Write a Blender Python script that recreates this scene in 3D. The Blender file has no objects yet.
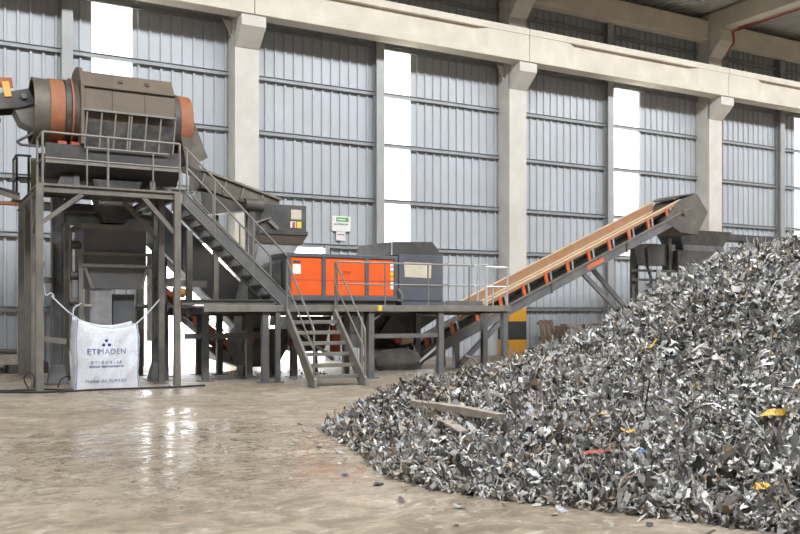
import bpy, math, random
import numpy as np
from mathutils import Vector, Matrix
random.seed(7)
S = bpy.context.scene
COL = S.collection
PI = math.pi

# ------------------------------------------------------------------ materials
def mat(name, col, rough=0.6, metal=0.0, var=0.12, scale=3.0, dirt=None, dirt_amt=0.0, bump=0.0, emit=None):
    m = bpy.data.materials.new(name); m.use_nodes = True
    nt = m.node_tree; n = nt.nodes; l = nt.links
    b = n['Principled BSDF']
    b.inputs['Roughness'].default_value = rough; b.inputs['Metallic'].default_value = metal
    tc = n.new('ShaderNodeTexCoord')
    nz = n.new('ShaderNodeTexNoise'); nz.inputs['Scale'].default_value = scale; nz.inputs['Detail'].default_value = 6
    l.new(tc.outputs['Object'], nz.inputs['Vector'])
    rp = n.new('ShaderNodeValToRGB')
    lo = [max(0, c*(1-var)) for c in col]; hi = [min(1, c*(1+var)) for c in col]
    rp.color_ramp.elements[0].position = .3; rp.color_ramp.elements[1].position = .7
    rp.color_ramp.elements[0].color = (*lo, 1); rp.color_ramp.elements[1].color = (*hi, 1)
    l.new(nz.outputs['Fac'], rp.inputs['Fac'])
    out = rp.outputs['Color']
    if dirt:
        n2 = n.new('ShaderNodeTexNoise'); n2.inputs['Scale'].default_value = scale*.6; n2.inputs['Detail'].default_value = 8
        n2.inputs['Roughness'].default_value = .65
        mp = n.new('ShaderNodeMapping'); mp.inputs['Location'].default_value = (3, 7, 1)
        l.new(tc.outputs['Object'], mp.inputs['Vector']); l.new(mp.outputs['Vector'], n2.inputs['Vector'])
        r2 = n.new('ShaderNodeValToRGB'); r2.color_ramp.elements[0].position = .42; r2.color_ramp.elements[1].position = .68
        r2.color_ramp.elements[0].color = (0, 0, 0, 1); r2.color_ramp.elements[1].color = (dirt_amt,)*3+(1,)
        l.new(n2.outputs['Fac'], r2.inputs['Fac'])
        mx = n.new('ShaderNodeMix'); mx.data_type = 'RGBA'
        l.new(r2.outputs['Color'], mx.inputs['Factor']); l.new(out, mx.inputs['A']); mx.inputs['B'].default_value = (*dirt, 1)
        out = mx.outputs['Result']
    l.new(out, b.inputs['Base Color'])
    if bump:
        bp = n.new('ShaderNodeBump'); bp.inputs['Strength'].default_value = bump; bp.inputs['Distance'].default_value = .02
        n3 = n.new('ShaderNodeTexNoise'); n3.inputs['Scale'].default_value = scale*5; n3.inputs['Detail'].default_value = 5
        l.new(tc.outputs['Object'], n3.inputs['Vector']); l.new(n3.outputs['Fac'], bp.inputs['Height'])
        l.new(bp.outputs['Normal'], b.inputs['Normal'])
    if emit:
        b.inputs['Emission Color'].default_value = (*emit[0], 1); b.inputs['Emission Strength'].default_value = emit[1]
    return m

DUST = (.36, .30, .23)
M = dict(
    siding=mat('galvanised_siding', (.47, .495, .53), .42, .0, .05, .8, (.40, .385, .35), .4),
    girt=mat('girt_steel', (.30, .31, .32), .5, .2, .1, 2),
    wpost=mat('wall_post_steel', (.36, .36, .355), .5, .1, .08, 2),
    roofsheet=mat('roof_sheet', (.50, .51, .50), .5, 0, .06, 1),
    concrete=mat('cast_concrete', (.64, .585, .49), .8, 0, .07, 1.6, (.50, .45, .37), .45, .15),
    plainwall=mat('rendered_wall', (.17, .16, .14), .8, 0, .05, .6),
    steel=mat('grey_painted_steel', (.13, .134, .142), .5, .15, .14, 3, DUST, .28),
    towersteel=mat('dusty_tower_steel', (.165, .155, .14), .5, .15, .15, 3, DUST, .35),
    rail=mat('worn_rail_steel', (.22, .21, .19), .45, .25, .15, 4, DUST, .4),
    galv=mat('bright_rail_steel', (.62, .62, .60), .35, .4, .1, 4),
    dark=mat('dark_steel', (.055, .055, .056), .55, .1, .2, 3, DUST, .25),
    anth=mat('anthracite_steel', (.07, .07, .072), .45, .1, .1, 2, DUST, .22),
    slate=mat('slate_steel', (.105, .112, .135), .45, .1, .08, 2, DUST, .15),
    hopper=mat('hopper_steel', (.17, .175, .185), .45, .2, .1, 2, DUST, .22),
    chute=mat('scuffed_chute_steel', (.40, .40, .41), .4, .3, .15, 4, (.2, .18, .16), .5),
    hood=mat('dusty_hood_steel', (.155, .122, .09), .65, .05, .12, 2, (.11, .088, .066), .6),
    headhood=mat('head_hood_steel', (.10, .09, .078), .55, .1, .12, 3, DUST, .2),
    drum=mat('drum_steel', (.125, .108, .088), .6, .1, .15, 3, DUST, .3),
    rust=mat('rusty_orange_steel', (.33, .115, .05), .65, .05, .15, 4, (.28, .17, .11), .5),
    orange=mat('orange_panel_paint', (.86, .125, .018), .42, 0, .05, 2, (.62, .12, .03), .4),
    orange2=mat('orange_bracket_paint', (.62, .115, .03), .5, 0, .15, 5, DUST, .35),
    skirt=mat('tan_skirt_board', (.40, .19, .085), .7, 0, .12, 3, DUST, .45),
    skirtedge=mat('skirt_edge', (.66, .50, .33), .7, 0, .1, 5),
    rubber=mat('black_rubber', (.03, .03, .03), .7, 0, .3, 6, DUST, .25),
    beige=mat('beige_pane', (.62, .56, .44), .5, 0, .08, 8, (.5, .45, .36), .4),
    white=mat('white_paper', (.82, .82, .80), .6, 0, .03, 8),
    pink=mat('pale_pink_paper', (.78, .70, .70), .6, 0, .03, 8),
    yellow=mat('yellow_sticker', (.80, .58, .08), .5, 0, .06, 8),
    redst=mat('red_sticker', (.45, .08, .10), .5, 0, .1, 8),
    green=mat('green_sign_paint', (.13, .36, .12), .5, 0, .05, 4),
    ink=mat('dark_ink', (.03, .03, .035), .6),
    blueink=mat('blue_ink', (.02, .06, .24), .7, 0, .25, 30),
    greyink=mat('faded_grey_ink', (.20, .25, .38), .7, 0, .2, 30),
    bag=mat('woven_white_bag', (.72, .745, .81), .75, 0, .06, 5, (.50, .49, .49), .45, .5),
    bluestrap=mat('blue_seam', (.20, .26, .42), .7, 0, .2, 12),
    strap=mat('pale_strap', (.55, .57, .63), .7, 0, .1, 12),
    redpipe=mat('red_pipe_paint', (.42, .03, .03), .45, 0, .1, 4),
    wood=mat('weathered_wood', (.27, .20, .14), .8, 0, .25, 5, (.14, .10, .075), .5, .2),
    palewood=mat('pale_dusty_wood', (.34, .295, .24), .85, 0, .2, 6, (.33, .29, .24), .6, .3),
    cable=mat('black_cable', (.025, .025, .028), .6),
    palegreen=mat('pale_green_panel', (.36, .36, .22), .6, 0, .15, 4, (.2, .18, .12), .5),
    motor=mat('amber_motor', (.80, .42, .10), .5, 0, .1, 5),
    s_bright=mat('bright_scrap', (.68, .69, .70), .38, .25, .15, 9),
    s_grey=mat('grey_scrap', (.40, .405, .41), .45, .2, .2, 9),
    s_dark=mat('dark_scrap', (.07, .07, .078), .5, .2, .3, 9),
    s_tan=mat('tan_scrap', (.44, .38, .29), .6, .1, .2, 9),
    s_white=mat('white_scrap', (.80, .80, .78), .5, 0, .06, 9),
    s_yellow=mat('yellow_scrap', (.72, .46, .07), .55, 0, .15, 9),
    s_red=mat('red_scrap', (.40, .10, .06), .55, 0, .2, 9),
    s_blue=mat('blue_scrap', (.07, .13, .38), .5, 0, .2, 9),
    s_brown=mat('brown_scrap', (.22, .11, .065), .6, 0, .25, 9),
    heap=mat('heap_core', (.16, .155, .15), .8, 0, .5, 14, (.03, .03, .03), .8, 1.0),
)

def column_material():
    m = mat('column_concrete', (.63, .60, .545), .8, 0, .07, 1.6, (.52, .47, .39), .4, .12)
    nt = m.node_tree; n = nt.nodes; l = nt.links; b = n['Principled BSDF']
    src = b.inputs['Base Color'].links[0].from_socket
    tc = n.new('ShaderNodeTexCoord'); sp = n.new('ShaderNodeSeparateXYZ'); l.new(tc.outputs['Object'], sp.inputs[0])
    def step(z):
        q = n.new('ShaderNodeMath'); q.operation = 'LESS_THAN'; q.inputs[1].default_value = z; l.new(sp.outputs['Z'], q.inputs[0]); return q.outputs[0]
    def mixc(f, a, c):
        mx = n.new('ShaderNodeMix'); mx.data_type = 'RGBA'; l.new(f, mx.inputs['Factor']); l.new(a, mx.inputs['A']); mx.inputs['B'].default_value = (*c, 1); return mx.outputs['Result']
    o = mixc(step(1.62), src, (.72, .36, .035)); o = mixc(step(1.18), o, (.05, .05, .05)); o = mixc(step(.55), o, (.72, .36, .035))
    l.new(o, b.inputs['Base Color'])
    return m
M['column'] = column_material()

def floor_material():
    m = bpy.data.materials.new('dusty_concrete_floor'); m.use_nodes = True
    nt = m.node_tree; n = nt.nodes; l = nt.links; b = n['Principled BSDF']
    tc = n.new('ShaderNodeTexCoord')
    def noise(scale, detail, rough=.55, mp=None, dist=0):
        z = n.new('ShaderNodeTexNoise'); z.inputs['Scale'].default_value = scale; z.inputs['Detail'].default_value = detail
        z.inputs['Roughness'].default_value = rough; z.inputs['Distortion'].default_value = dist
        q = n.new('ShaderNodeMapping')
        if mp: q.inputs['Scale'].default_value = mp[0]; q.inputs['Rotation'].default_value = (0, 0, mp[1])
        l.new(tc.outputs['Object'], q.inputs['Vector']); l.new(q.outputs['Vector'], z.inputs['Vector'])
        return z.outputs['Fac']
    def ramp(f, a, c0, p, c1):
        r = n.new('ShaderNodeValToRGB'); r.color_ramp.elements[0].position = a; r.color_ramp.elements[1].position = p
        r.color_ramp.elements[0].color = (*c0, 1); r.color_ramp.elements[1].color = (*c1, 1); l.new(f, r.inputs['Fac']); return r.outputs['Color']
    def mix(f, a, c, mode='MIX'):
        x = n.new('ShaderNodeMix'); x.data_type = 'RGBA'; x.blend_type = mode
        for s, v in (('Factor', f), ('A', a), ('B', c)):
            if hasattr(v, 'links') or hasattr(v, 'is_linked'): l.new(v, x.inputs[s])
            else: x.inputs[s].default_value = v
        return x.outputs['Result']
    def ramp_(v, a, c):
        q = n.new('ShaderNodeMapRange'); q.inputs['From Min'].default_value = a; q.inputs['From Max'].default_value = c; l.new(v, q.inputs['Value']); return q.outputs['Result']
    base = ramp(noise(.35, 7), .35, FLOOR_LO, .68, FLOOR_HI)
    sc = ramp(noise(1.3, 8, .66, ((1, 1.35, 1), .9), 2.4), .42, (.66, .64, .61), .60, (1.10, 1.11, 1.12))
    base = mix(1.0, base, sc, 'MULTIPLY')
    sp = ramp(noise(26, 3), .30, (.72, .70, .68), .42, (1, 1, 1))
    base = mix(.5, base, sp, 'MULTIPLY')
    # pale scuffed tyre streaks
    st = ramp(noise(2.4, 6, .62, ((.8, 1.6, 1), -.9), 3.0), .56, (0, 0, 0), .68, (.6, .6, .6))
    base = mix(st, base, (.60, .57, .51, 1))
    l.new(base, b.inputs['Base Color'])
    r1 = ramp(noise(2.3, 6, .62, ((1, 1.4, 1), .7), 3.0), .42, (.50,)*3, .56, (.11,)*3)
    r2 = ramp(noise(.22, 3), .34, (0,)*3, .50, (1,)*3)
    # a worn, polished wet patch in front of the tower
    ds = n.new('ShaderNodeVectorMath'); ds.operation = 'DISTANCE'; ds.inputs[1].default_value = (2.7, 9.7, 0)
    sq = n.new('ShaderNodeMapping'); sq.inputs['Scale'].default_value = (1, 1, 1)
    l.new(tc.outputs['Object'], sq.inputs['Vector']); l.new(sq.outputs['Vector'], ds.inputs[0])
    dd_ = n.new('ShaderNodeMath'); dd_.operation = 'MULTIPLY_ADD'; dd_.inputs[1].default_value = 3.0; dd_.inputs[2].default_value = 0
    l.new(noise(.9, 5, .6), dd_.inputs[0])
    ad = n.new('ShaderNodeMath'); ad.operation = 'ADD'; l.new(ds.outputs['Value'], ad.inputs[0]); l.new(dd_.outputs[0], ad.inputs[1])
    rr = ramp_(ad.outputs[0], 3.2, 5.8)
    l.new(mix(rr, r1, mix(r2, r1, (.62, .62, .62, 1))), b.inputs['Roughness'])
    b.inputs['Specular IOR Level'].default_value = .7
    bp = n.new('ShaderNodeBump'); bp.inputs['Strength'].default_value = .16; bp.inputs['Distance'].default_value = .012
    l.new(noise(5, 6, .6, ((1, 1.3, 1), .4), 2.0), bp.inputs['Height']); l.new(bp.outputs['Normal'], b.inputs['Normal'])
    return m
FLOOR_LO = (.255, .20, .14); FLOOR_HI = (.385, .322, .245)
M['floor'] = floor_material()
M['yard'] = mat('yard_concrete', (.62, .61, .58), .8, 0, .06, .5)

def pane_material():
    m = bpy.data.materials.new('translucent_sheet'); m.use_nodes = True
    n = m.node_tree.nodes; l = m.node_tree.links; n.clear()
    o = n.new('ShaderNodeOutputMaterial'); t = n.new('ShaderNodeBsdfTranslucent'); d = n.new('ShaderNodeBsdfDiffuse'); x = n.new('ShaderNodeMixShader')
    t.inputs['Color'].default_value = (.93, .92, .86, 1); d.inputs['Color'].default_value = (.8, .8, .76, 1); x.inputs[0].default_value = .2
    l.new(t.outputs[0], x.inputs[1]); l.new(d.outputs[0], x.inputs[2]); l.new(x.outputs[0], o.inputs[0])
    return m
M['pane'] = pane_material()

def scrap_material():
    m = bpy.data.materials.new('mixed_scrap'); m.use_nodes = True
    n = m.node_tree.nodes; l = m.node_tree.links; b = n['Principled BSDF']
    a = n.new('ShaderNodeAttribute'); a.attribute_name = 'tint'
    l.new(a.outputs['Color'], b.inputs['Base Color']); b.inputs['Roughness'].default_value = .48; b.inputs['Metallic'].default_value = .15
    return m
M['scrap'] = scrap_material()

# ------------------------------------------------------------------ mesh builder
class MB:
    def __init__(s): s.v = []; s.f = []
    def add(s, vs, fs):
        k = len(s.v); s.v += [tuple(p) for p in vs]; s.f += [tuple(i+k for i in f) for f in fs]; return s
    def box(s, x0, x1, y0, y1, z0, z1):
        vs = [(x, y, z) for x in (x0, x1) for y in (y0, y1) for z in (z0, z1)]
        return s.add(vs, [(0, 1, 3, 2), (4, 6, 7, 5), (0, 4, 5, 1), (2, 3, 7, 6), (0, 2, 6, 4), (1, 5, 7, 3)])
    def hexa(s, p):   # 8 points: bottom 4 ccw then top 4 ccw
        return s.add(p, [(3, 2, 1, 0), (4, 5, 6, 7), (0, 1, 5, 4), (1, 2, 6, 5), (2, 3, 7, 6), (3, 0, 4, 7)])
    def prism(s, poly, y0, y1, axis='y'):
        k = len(poly)
        def P(u, w, t): return {'y': (u, t, w), 'x': (t, u, w), 'z': (u, w, t)}[axis]
        vs = [P(u, w, y0) for u, w in poly] + [P(u, w, y1) for u, w in poly]
        fs = [tuple(range(k))[::-1], tuple(range(k, 2*k))] + [(i, (i+1) % k, (i+1) % k+k, i+k) for i in range(k)]
        return s.add(vs, fs)
    def bar(s, a, b, w, h, up=(0, 0, 1)):
        a = Vector(a); b = Vector(b); d = (b-a).normalized(); u = Vector(up)
        if abs(d.dot(u)) > .99: u = Vector((0, 1, 0))
        r = d.cross(u).normalized()*(w/2); u = r.cross(d).normalized()*(h/2)
        return s.hexa([a-r-u, a+r-u, b+r-u, b-r-u, a-r+u, a+r+u, b+r+u, b-r+u])
    def ibeam(s, a, b, w, h, t=.02, up=(0, 0, 1)):
        a = Vector(a); b = Vector(b); d = (b-a).normalized(); u = Vector(up)
        if abs(d.dot(u)) > .99: u = Vector((0, 1, 0))
        r = d.cross(u).normalized(); u = r.cross(d).normalized()
        W, H = w/2, h/2
        pr = [(-W, -H), (W, -H), (W, -H+t), (t/2, -H+t), (t/2, H-t), (W, H-t), (W, H), (-W, H), (-W, H-t), (-t/2, H-t), (-t/2, -H+t), (-W, -H+t)]
        k = 12; vs = [a+r*x+u*y for x, y in pr]+[b+r*x+u*y for x, y in pr]
        caps = [(0, 1, 2, 3, 10, 11), (3, 4, 9, 10), (4, 5, 6, 7, 8, 9)]
        fs = [c[::-1] for c in caps]+[tuple(i+k for i in c) for c in caps]+[(i, (i+1) % k, (i+1) % k+k, i+k) for i in range(k)]
        return s.add(vs, fs)
    def tube(s, pts, r, n=8, bend=0, caps=True):
        pts = [Vector(p) for p in pts]
        if bend and len(pts) > 2:
            q = [pts[0]]
            for i in range(1, len(pts)-1):
                p = pts[i]; a = (pts[i-1]-p); c = (pts[i+1]-p); e = min(bend, a.length*.45, c.length*.45)
                A = p+a.normalized()*e; C = p+c.normalized()*e
                for t in (0, .33, .67, 1): q.append(A*(1-t)**2+p*2*t*(1-t)+C*t*t)
            pts = q+[pts[-1]]
        rings = []; prev = None
        for i, p in enumerate(pts):
            d = (pts[min(i+1, len(pts)-1)]-pts[max(i-1, 0)]).normalized()
            if prev is None:
                u = d.orthogonal().normalized()
            else:
                u = (prev-d*prev.dot(d)).normalized()
            prev = u; w = d.cross(u)
            rings.append([p+(u*math.cos(2*PI*j/n)+w*math.sin(2*PI*j/n))*r for j in range(n)])
        vs = [p for R in rings for p in R]; fs = []
        for i in range(len(rings)-1):
            for j in range(n):
                a = i*n+j; b = i*n+(j+1) % n; fs.append((a, b, b+n, a+n))
        if caps: fs += [tuple(range(n))[::-1], tuple(range(len(vs)-n, len(vs)))]
        return s.add(vs, fs)
    def lathe_x(s, prof, cy, cz, n=40, closed=True):   # profile of (x, r), swept round the x axis
        vs = []; fs = []
        for x, r in prof:
            vs += [(x, cy+r*math.cos(2*PI*j/n), cz+r*math.sin(2*PI*j/n)) for j in range(n)]
        k = len(prof)
        for i in range(k if closed else k-1):
            i2 = (i+1) % k
            for j in range(n):
                fs.append((i*n+j, i*n+(j+1) % n, i2*n+(j+1) % n, i2*n+j))
        return s.add(vs, fs)

ROOT = {}
def base_of(o):
    while o.parent is not None: o = o.parent
    return Vector(ROOT.get(o.name, (0, 0, 0)))
def link(name, mb, m, parent=None, loc=None, bevel=0, smooth=False):
    off = base_of(parent) if parent else Vector(loc or (0, 0, 0))
    me = bpy.data.meshes.new(name)
    me.from_pydata([tuple(Vector(p)-off) for p in mb.v], [], mb.f); me.update()
    import bmesh
    bm = bmesh.new(); bm.from_mesh(me); bmesh.ops.recalc_face_normals(bm, faces=bm.faces); bm.to_mesh(me); bm.free()
    o = bpy.data.objects.new(name, me); COL.objects.link(o); me.materials.append(m)
    if smooth:
        for p in me.polygons: p.use_smooth = True
        me.set_sharp_from_angle(angle=math.radians(40))
    if bevel:
        b = o.modifiers.new('bevel', 'BEVEL'); b.width = bevel; b.segments = 2; b.limit_method = 'ANGLE'; b.angle_limit = math.radians(35)
    if parent: o.parent = parent
    else:
        o.location = off; ROOT[o.name] = tuple(off)
    return o
def tag(o, label, cat, group=None, kind=None):
    o['label'] = label; o['category'] = cat
    if group: o['group'] = group
    if kind: o['kind'] = kind
    return o
def thing(name, label, cat, loc, group=None):
    o = bpy.data.objects.new(name, None); COL.objects.link(o); o.location = loc; o.empty_display_size = .2
    ROOT[o.name] = tuple(loc); return tag(o, label, cat, group)
def struct(name, mb, m, loc=(0, 0, 0), bevel=0):
    o = link(name, mb, m, None, loc, bevel); o['kind'] = 'structure'; return o
B = lambda *a: MB().box(*a)

# ------------------------------------------------------------------ the hall
YW = 24.7; ROOF = 13.35
struct('floor', B(-16, 60, -14, YW, -.2, 0), M['floor'])
struct('ground_outside', B(-30, 75, YW, 70, -.25, -.02), M['yard'])
DOOR = (5.55, 11.2, 3.55)
WIN = [(4.24, 5.33), (13.24, 14.24), (23.08, 24.36), (33.6, 34.7)]
def corr(mb, x0, x1, z0, z1, y=YW, pitch=.31):
    pts = []; x = math.floor(x0/pitch)*pitch
    while x < x1+pitch:
        for dx, dy in ((0, 0), (.20, 0), (.215, -.055), (.27, -.055), (.285, 0)): pts.append((x+dx, y+dy))
        x += pitch
    def at(q):
        for (a, ya), (b, yb) in zip(pts, pts[1:]):
            if a <= q <= b: return ya+(yb-ya)*(q-a)/max(b-a, 1e-9)
        return y
    seq = [(x0, at(x0))]+[p for p in pts if x0+1e-4 < p[0] < x1-1e-4]+[(x1, at(x1))]
    k = len(seq); t = .008
    vs = [(a, b, z) for z in (z0, z1) for a, b in seq]+[(a, b+t, z) for z in (z0, z1) for a, b in seq]
    fs = [(i, i+1, k+i+1, k+i) for i in range(k-1)]+[(2*k+i+1, 2*k+i, 3*k+i, 3*k+i+1) for i in range(k-1)]
    mb.add(vs, fs)
edges = sorted({-16, 60, DOOR[0], DOOR[1], *[w for p in WIN for w in p]})
wall = MB(); 
for a, b in zip(edges, edges[1:]):
    mid = (a+b)/2
    zs = [(0, ROOF)]
    if any(p[0] < mid < p[1] for p in WIN): zs = [(0, 3.55), (10.1, ROOF)]
    if DOOR[0] < mid < DOOR[1]: zs = [(DOOR[2], ROOF)]
    for z in zs: corr(wall, a, b, *z)
struct('wall_back', wall, M['siding'])
for i, (a, b) in enumerate(WIN):
    struct('window_%d' % (i+1), B(a-.02, b+.02, YW+.012, YW+.02, 3.5, 10.15), M['pane'])
for i, (a, b) in enumerate(WIN):
    struct('window_trim', B(a-.05, b+.05, YW-.065, YW+.04, 10.04, 10.13), M['girt'])
    struct('window_sill', B(a-.05, b+.05, YW-.065, YW+.04, 3.48, 3.54), M['girt'])
struct('trim_eave', B(-16, 60, YW-.08, YW+.06, 13.16, 13.5), M['girt'])
for z in (1.6, 3.55, 5.06, 6.85, 8.47, 9.98, 11.85):
    segs = [(-16, 60)] if z > 3.5 else [(-16, DOOR[0]), (DOOR[1], 60)]
    for a, b in segs: struct('wall_girt', MB().ibeam((a, YW-.10, z), (b, YW-.10, z), .10, .13, .012), M['girt'])
COLX = [-11.2, -1.6, 8.05, 17.72, 27.45, 37.15, 46.9]
for i, x in enumerate(COLX[:-1]):
    xm = (x+COLX[i+1])/2+(.36 if i == 1 else .07)
    if DOOR[0] < xm < DOOR[1]: continue
    struct('wall_post', MB().ibeam((xm, YW-.22, 0), (xm, YW-.22, 13.0), .28, .26, .03, (0, 1, 0)), M['wpost'], (xm, YW-.2, 0))
for x in DOOR[:2]:
    struct('door_jamb', B(x-.08, x+.08, YW-.16, YW+.05, 0, DOOR[2]), M['wpost'], (x, YW, 0))
CW = .72
for x in COLX:
    yf = 23.98
    c = MB().box(x, x+CW, yf, YW-.06, 0, 13.1)
    pr = [(yf+.05, 9.1), (yf-.02, 9.1), (23.4, 9.58), (23.4, 9.9), (yf+.05, 9.9)]
    c.prism(pr, x, x+CW, 'x')
    pr = [(yf+.05, 11.55), (yf-.02, 11.55), (23.45, 12.1), (23.45, 12.55), (yf+.05, 12.55)]
    c.prism(pr, x, x+CW, 'x')
    struct('column', c, M['column'], (x, yf, 0))
    struct('roof_rafter', B(x+.08, x+CW-.12, 19.75, 24.5, 12.58, 13.28), M['concrete'], (x, 22, 12.6))
for a, b in zip(COLX, COLX[1:]):
    c = (a+CW/2+.01, b+CW/2-.01)
    y0, y1 = 23.32, 23.92
    g = MB().box(*c, y0, y1, 10.78, 11.0)                        # top flange
    g.box(*c, y0+.02, y1-.02, 9.9, 10.12)                        # bottom flange
    g.box(c[0]+2.0, c[1]-2.0, y0+.16, y1-.16, 10.1, 10.8)        # recessed web
    for e, q, r in ((c[0], c[0]+1.7, c[0]+2.05), (c[1], c[1]-1.7, c[1]-2.05)):   # thick ends that taper into the web
        pl = [(e, y0+.02), (q, y0+.02), (r, y0+.16), (r, y1-.16), (q, y1-.02), (e, y1-.02)]
        g.prism(pl, 10.1, 10.8, 'z')
    struct('crane_beam', g, M['concrete'], (c[0], 23.6, 10), .012)
    struct('eave_beam', B(a+CW, b, 24.0, 24.45, 12.22, 12.98), M['concrete'], (a, 24.2, 12.2), .01)
roof = MB(); x = -16
pts = []
while x < 60:
    for dx, dz in ((0, 0), (.16, 0), (.19, .04), (.27, .04), (.30, 0)): pts.append((x+dx, ROOF+dz))
    x += .31
k = len(pts)
roof.add([(a, 19.75, z) for a, z in pts]+[(a, YW+.3, z) for a, z in pts], [(i, i+1, k+i+1, k+i) for i in range(k-1)])
roof.add([(a, 19.75, z+.05) for a, z in pts]+[(a, YW+.3, z+.05) for a, z in pts], [(i+1, i, k+i, k+i+1) for i in range(k-1)])
struct('ceiling', roof, M['roofsheet'])
# the rest of the hall behind and beside the camera
RZ = 18.0
struct('roof_camera_side', B(-16, 60, -14, 3.6, RZ, RZ+.1), M['plainwall'])
struct('roof_upstand', B(-16, 60, 7.2, 19.75, RZ, RZ+.1), M['plainwall'])
struct('roof_step_baffle', B(-16, 60, 19.66, 19.76, 12.58, RZ+.1), M['plainwall'])  # unseen; lower edge dropped to shade the wall above the crane beam
struct('wall_front', B(-16, 60, -14.2, -14, 0, RZ), M['plainwall'])
struct('wall_left', B(-16.2, -16, -14, YW, 0, RZ), M['plainwall'])
struct('wall_right', B(60, 60.2, -14, YW, 0, RZ), M['plainwall'])

# fire pipe on the column
tag(link('fire_pipe', MB().tube([(28.22, 24.05, 0), (28.22, 24.05, 11.6), (28.22, 23.42, 12.1), (28.12, 23.4, 12.5), (28.12, 19.8, 12.5)], .035, 8, .1), M['redpipe'], None, (28.22, 24.05, 0), smooth=True),
    'thin red fire pipe running up the right-hand concrete column and along the rafter', 'pipe')
for x, lb in ((7.95, 'small white triangular plate high on the column behind the long stair'), (17.6, 'small white triangular plate high on the column behind the belt conveyor')):
    b = thing('white_plate', lb, 'bracket', (x, 24.3, 9.5), 'white triangular plates on columns')  # white triangle with a short bar beside the column
    link('plate', MB().prism([(x-.2, 9.98), (x+.1, 9.98), (x+.1, 9.45)], 24.28, 24.31), M['white'], b)
    link('arm', MB().bar((x-.2, 24.3, 9.95), (x+.1, 24.3, 9.95), .04, .05), M['wpost'], b)

# ------------------------------------------------------------------ text
def text(name, s, size, m, loc, parent, conform=None, sx=1, spacing=1, shear=0, depth=.002):
    cu = bpy.data.curves.new(name, 'FONT'); cu.body = s; cu.size = size; cu.align_x = 'CENTER'; cu.align_y = 'CENTER'
    cu.space_character = spacing; cu.shear = shear; cu.extrude = depth
    o = bpy.data.objects.new(name, cu); COL.objects.link(o)
    dg = bpy.context.evaluated_depsgraph_get(); me = bpy.data.meshes.new_from_object(o.evaluated_get(dg))
    bpy.data.objects.remove(o); bpy.data.curves.remove(cu)
    off = base_of(parent)
    for v in me.vertices:
        x, z, y = v.co.x*sx+loc[0], v.co.y+loc[2], loc[1]-v.co.z
        if conform: y = conform(x, z)-.012-v.co.z
        v.co = Vector((x, y, z))-off
    o = bpy.data.objects.new(name, me); COL.objects.link(o); me.materials.clear(); me.materials.append(m); o.parent = parent
    return o

# ------------------------------------------------------------------ helpers for steelwork
def post(parent, x, y, z1, w=.13, d=.13, m='steel', z0=0, plate=True, name='post'):
    p = link(name, MB().ibeam((x, y, z0+(.015 if plate else 0)), (x, y, z1), d, w, .018, (1, 0, 0)) if w > .2 else B(x-w/2, x+w/2, y-d/2, y+d/2, z0+(.015 if plate else 0), z1), M[m], parent)
    if plate: link('base_plate', B(x-w*1.1, x+w*1.1, y-d*1.1, y+d*1.1, z0, z0+.02), M[m], p)
    return p
def railing(parent, pts, h=1.0, r=.022, m='rail', posts=None, mid=True, ends=True):
    """pts: deck-level polyline; the top rail is the part, mid rail and posts are its sub-parts."""
    up = Vector((0, 0, h)); P = [Vector(p) for p in pts]
    top = [p+up for p in P]
    tr = link('handrail', MB().tube(top, r, 8, .08), M[m], parent, smooth=True)
    if mid: link('mid_rail', MB().tube([p+up*.5 for p in P], r*.8, 8, .08), M[m], tr, smooth=True)
    for q in (posts if posts is not None else P):
        q = Vector(q); link('rail_post', MB().tube([q, q+up], r, 8), M[m], tr, smooth=True)
    return tr

# ------------------------------------------------------------------ support tower
tw = thing('support_tower', 'tall grey steel support tower carrying the rotary drum screen', 'steel tower', (3.5, 19.5, 0))
for x, y in ((2.14, 18.0), (4.79, 17.98)): post(tw, x, y, 4.0, .13, .13, 'towersteel')
for x, y in ((2.16, 19.0), (4.68, 18.85)): post(tw, x, y, 4.0, .12, .12, 'towersteel')
for x, y in ((2.72, 19.9), (4.84, 19.8)):
    p = post(tw, x, y, 3.98, .24, .24, 'steel')
    link('base_gusset', MB().hexa([(x-.2, y-.2, .02), (x+.2, y-.2, .02), (x+.2, y+.2, .02), (x-.2, y+.2, .02), (x-.12, y-.12, .4), (x+.12, y-.12, .4), (x+.12, y+.12, .4), (x-.12, y+.12, .4)]), M['steel'], p)
for x, y in ((3.05, 20.8), (2.33, 21.8), (2.28, 22.6), (4.8, 21.4)): post(tw, x, y, 4.0, .13, .13, 'towersteel')
link('deck_beam', MB().ibeam((2.08, 18.0, 3.93), (4.86, 18.0, 3.93), .09, .14, .012), M['towersteel'], tw)
for x in (2.14, 4.79): link('deck_beam', MB().ibeam((x, 18.06, 3.93), (x, 21.8, 3.93), .09, .14, .012), M['towersteel'], tw)
link('deck_beam', MB().ibeam((2.2, 18.85, 3.93), (4.73, 18.85, 3.93), .09, .14, .012), M['towersteel'], tw)
for x in (2.98, 4.55): link('deck_beam', MB().ibeam((x, 18.9, 3.93), (x, 20.9, 3.93), .12, .14, .012), M['towersteel'], tw)
link('deck_beam', MB().ibeam((2.2, 20.9, 3.9), (4.73, 20.9, 3.9), .09, .2, .012), M['towersteel'], tw)
link('walkway_plate', B(2.1, 4.86, 17.98, 18.85, 4.0, 4.03), M['towersteel'], tw)
link('cross_beam', MB().ibeam((2.8, 19.85, 3.56), (4.76, 19.8, 3.56), .2, .30, .02), M['steel'], tw)
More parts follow.
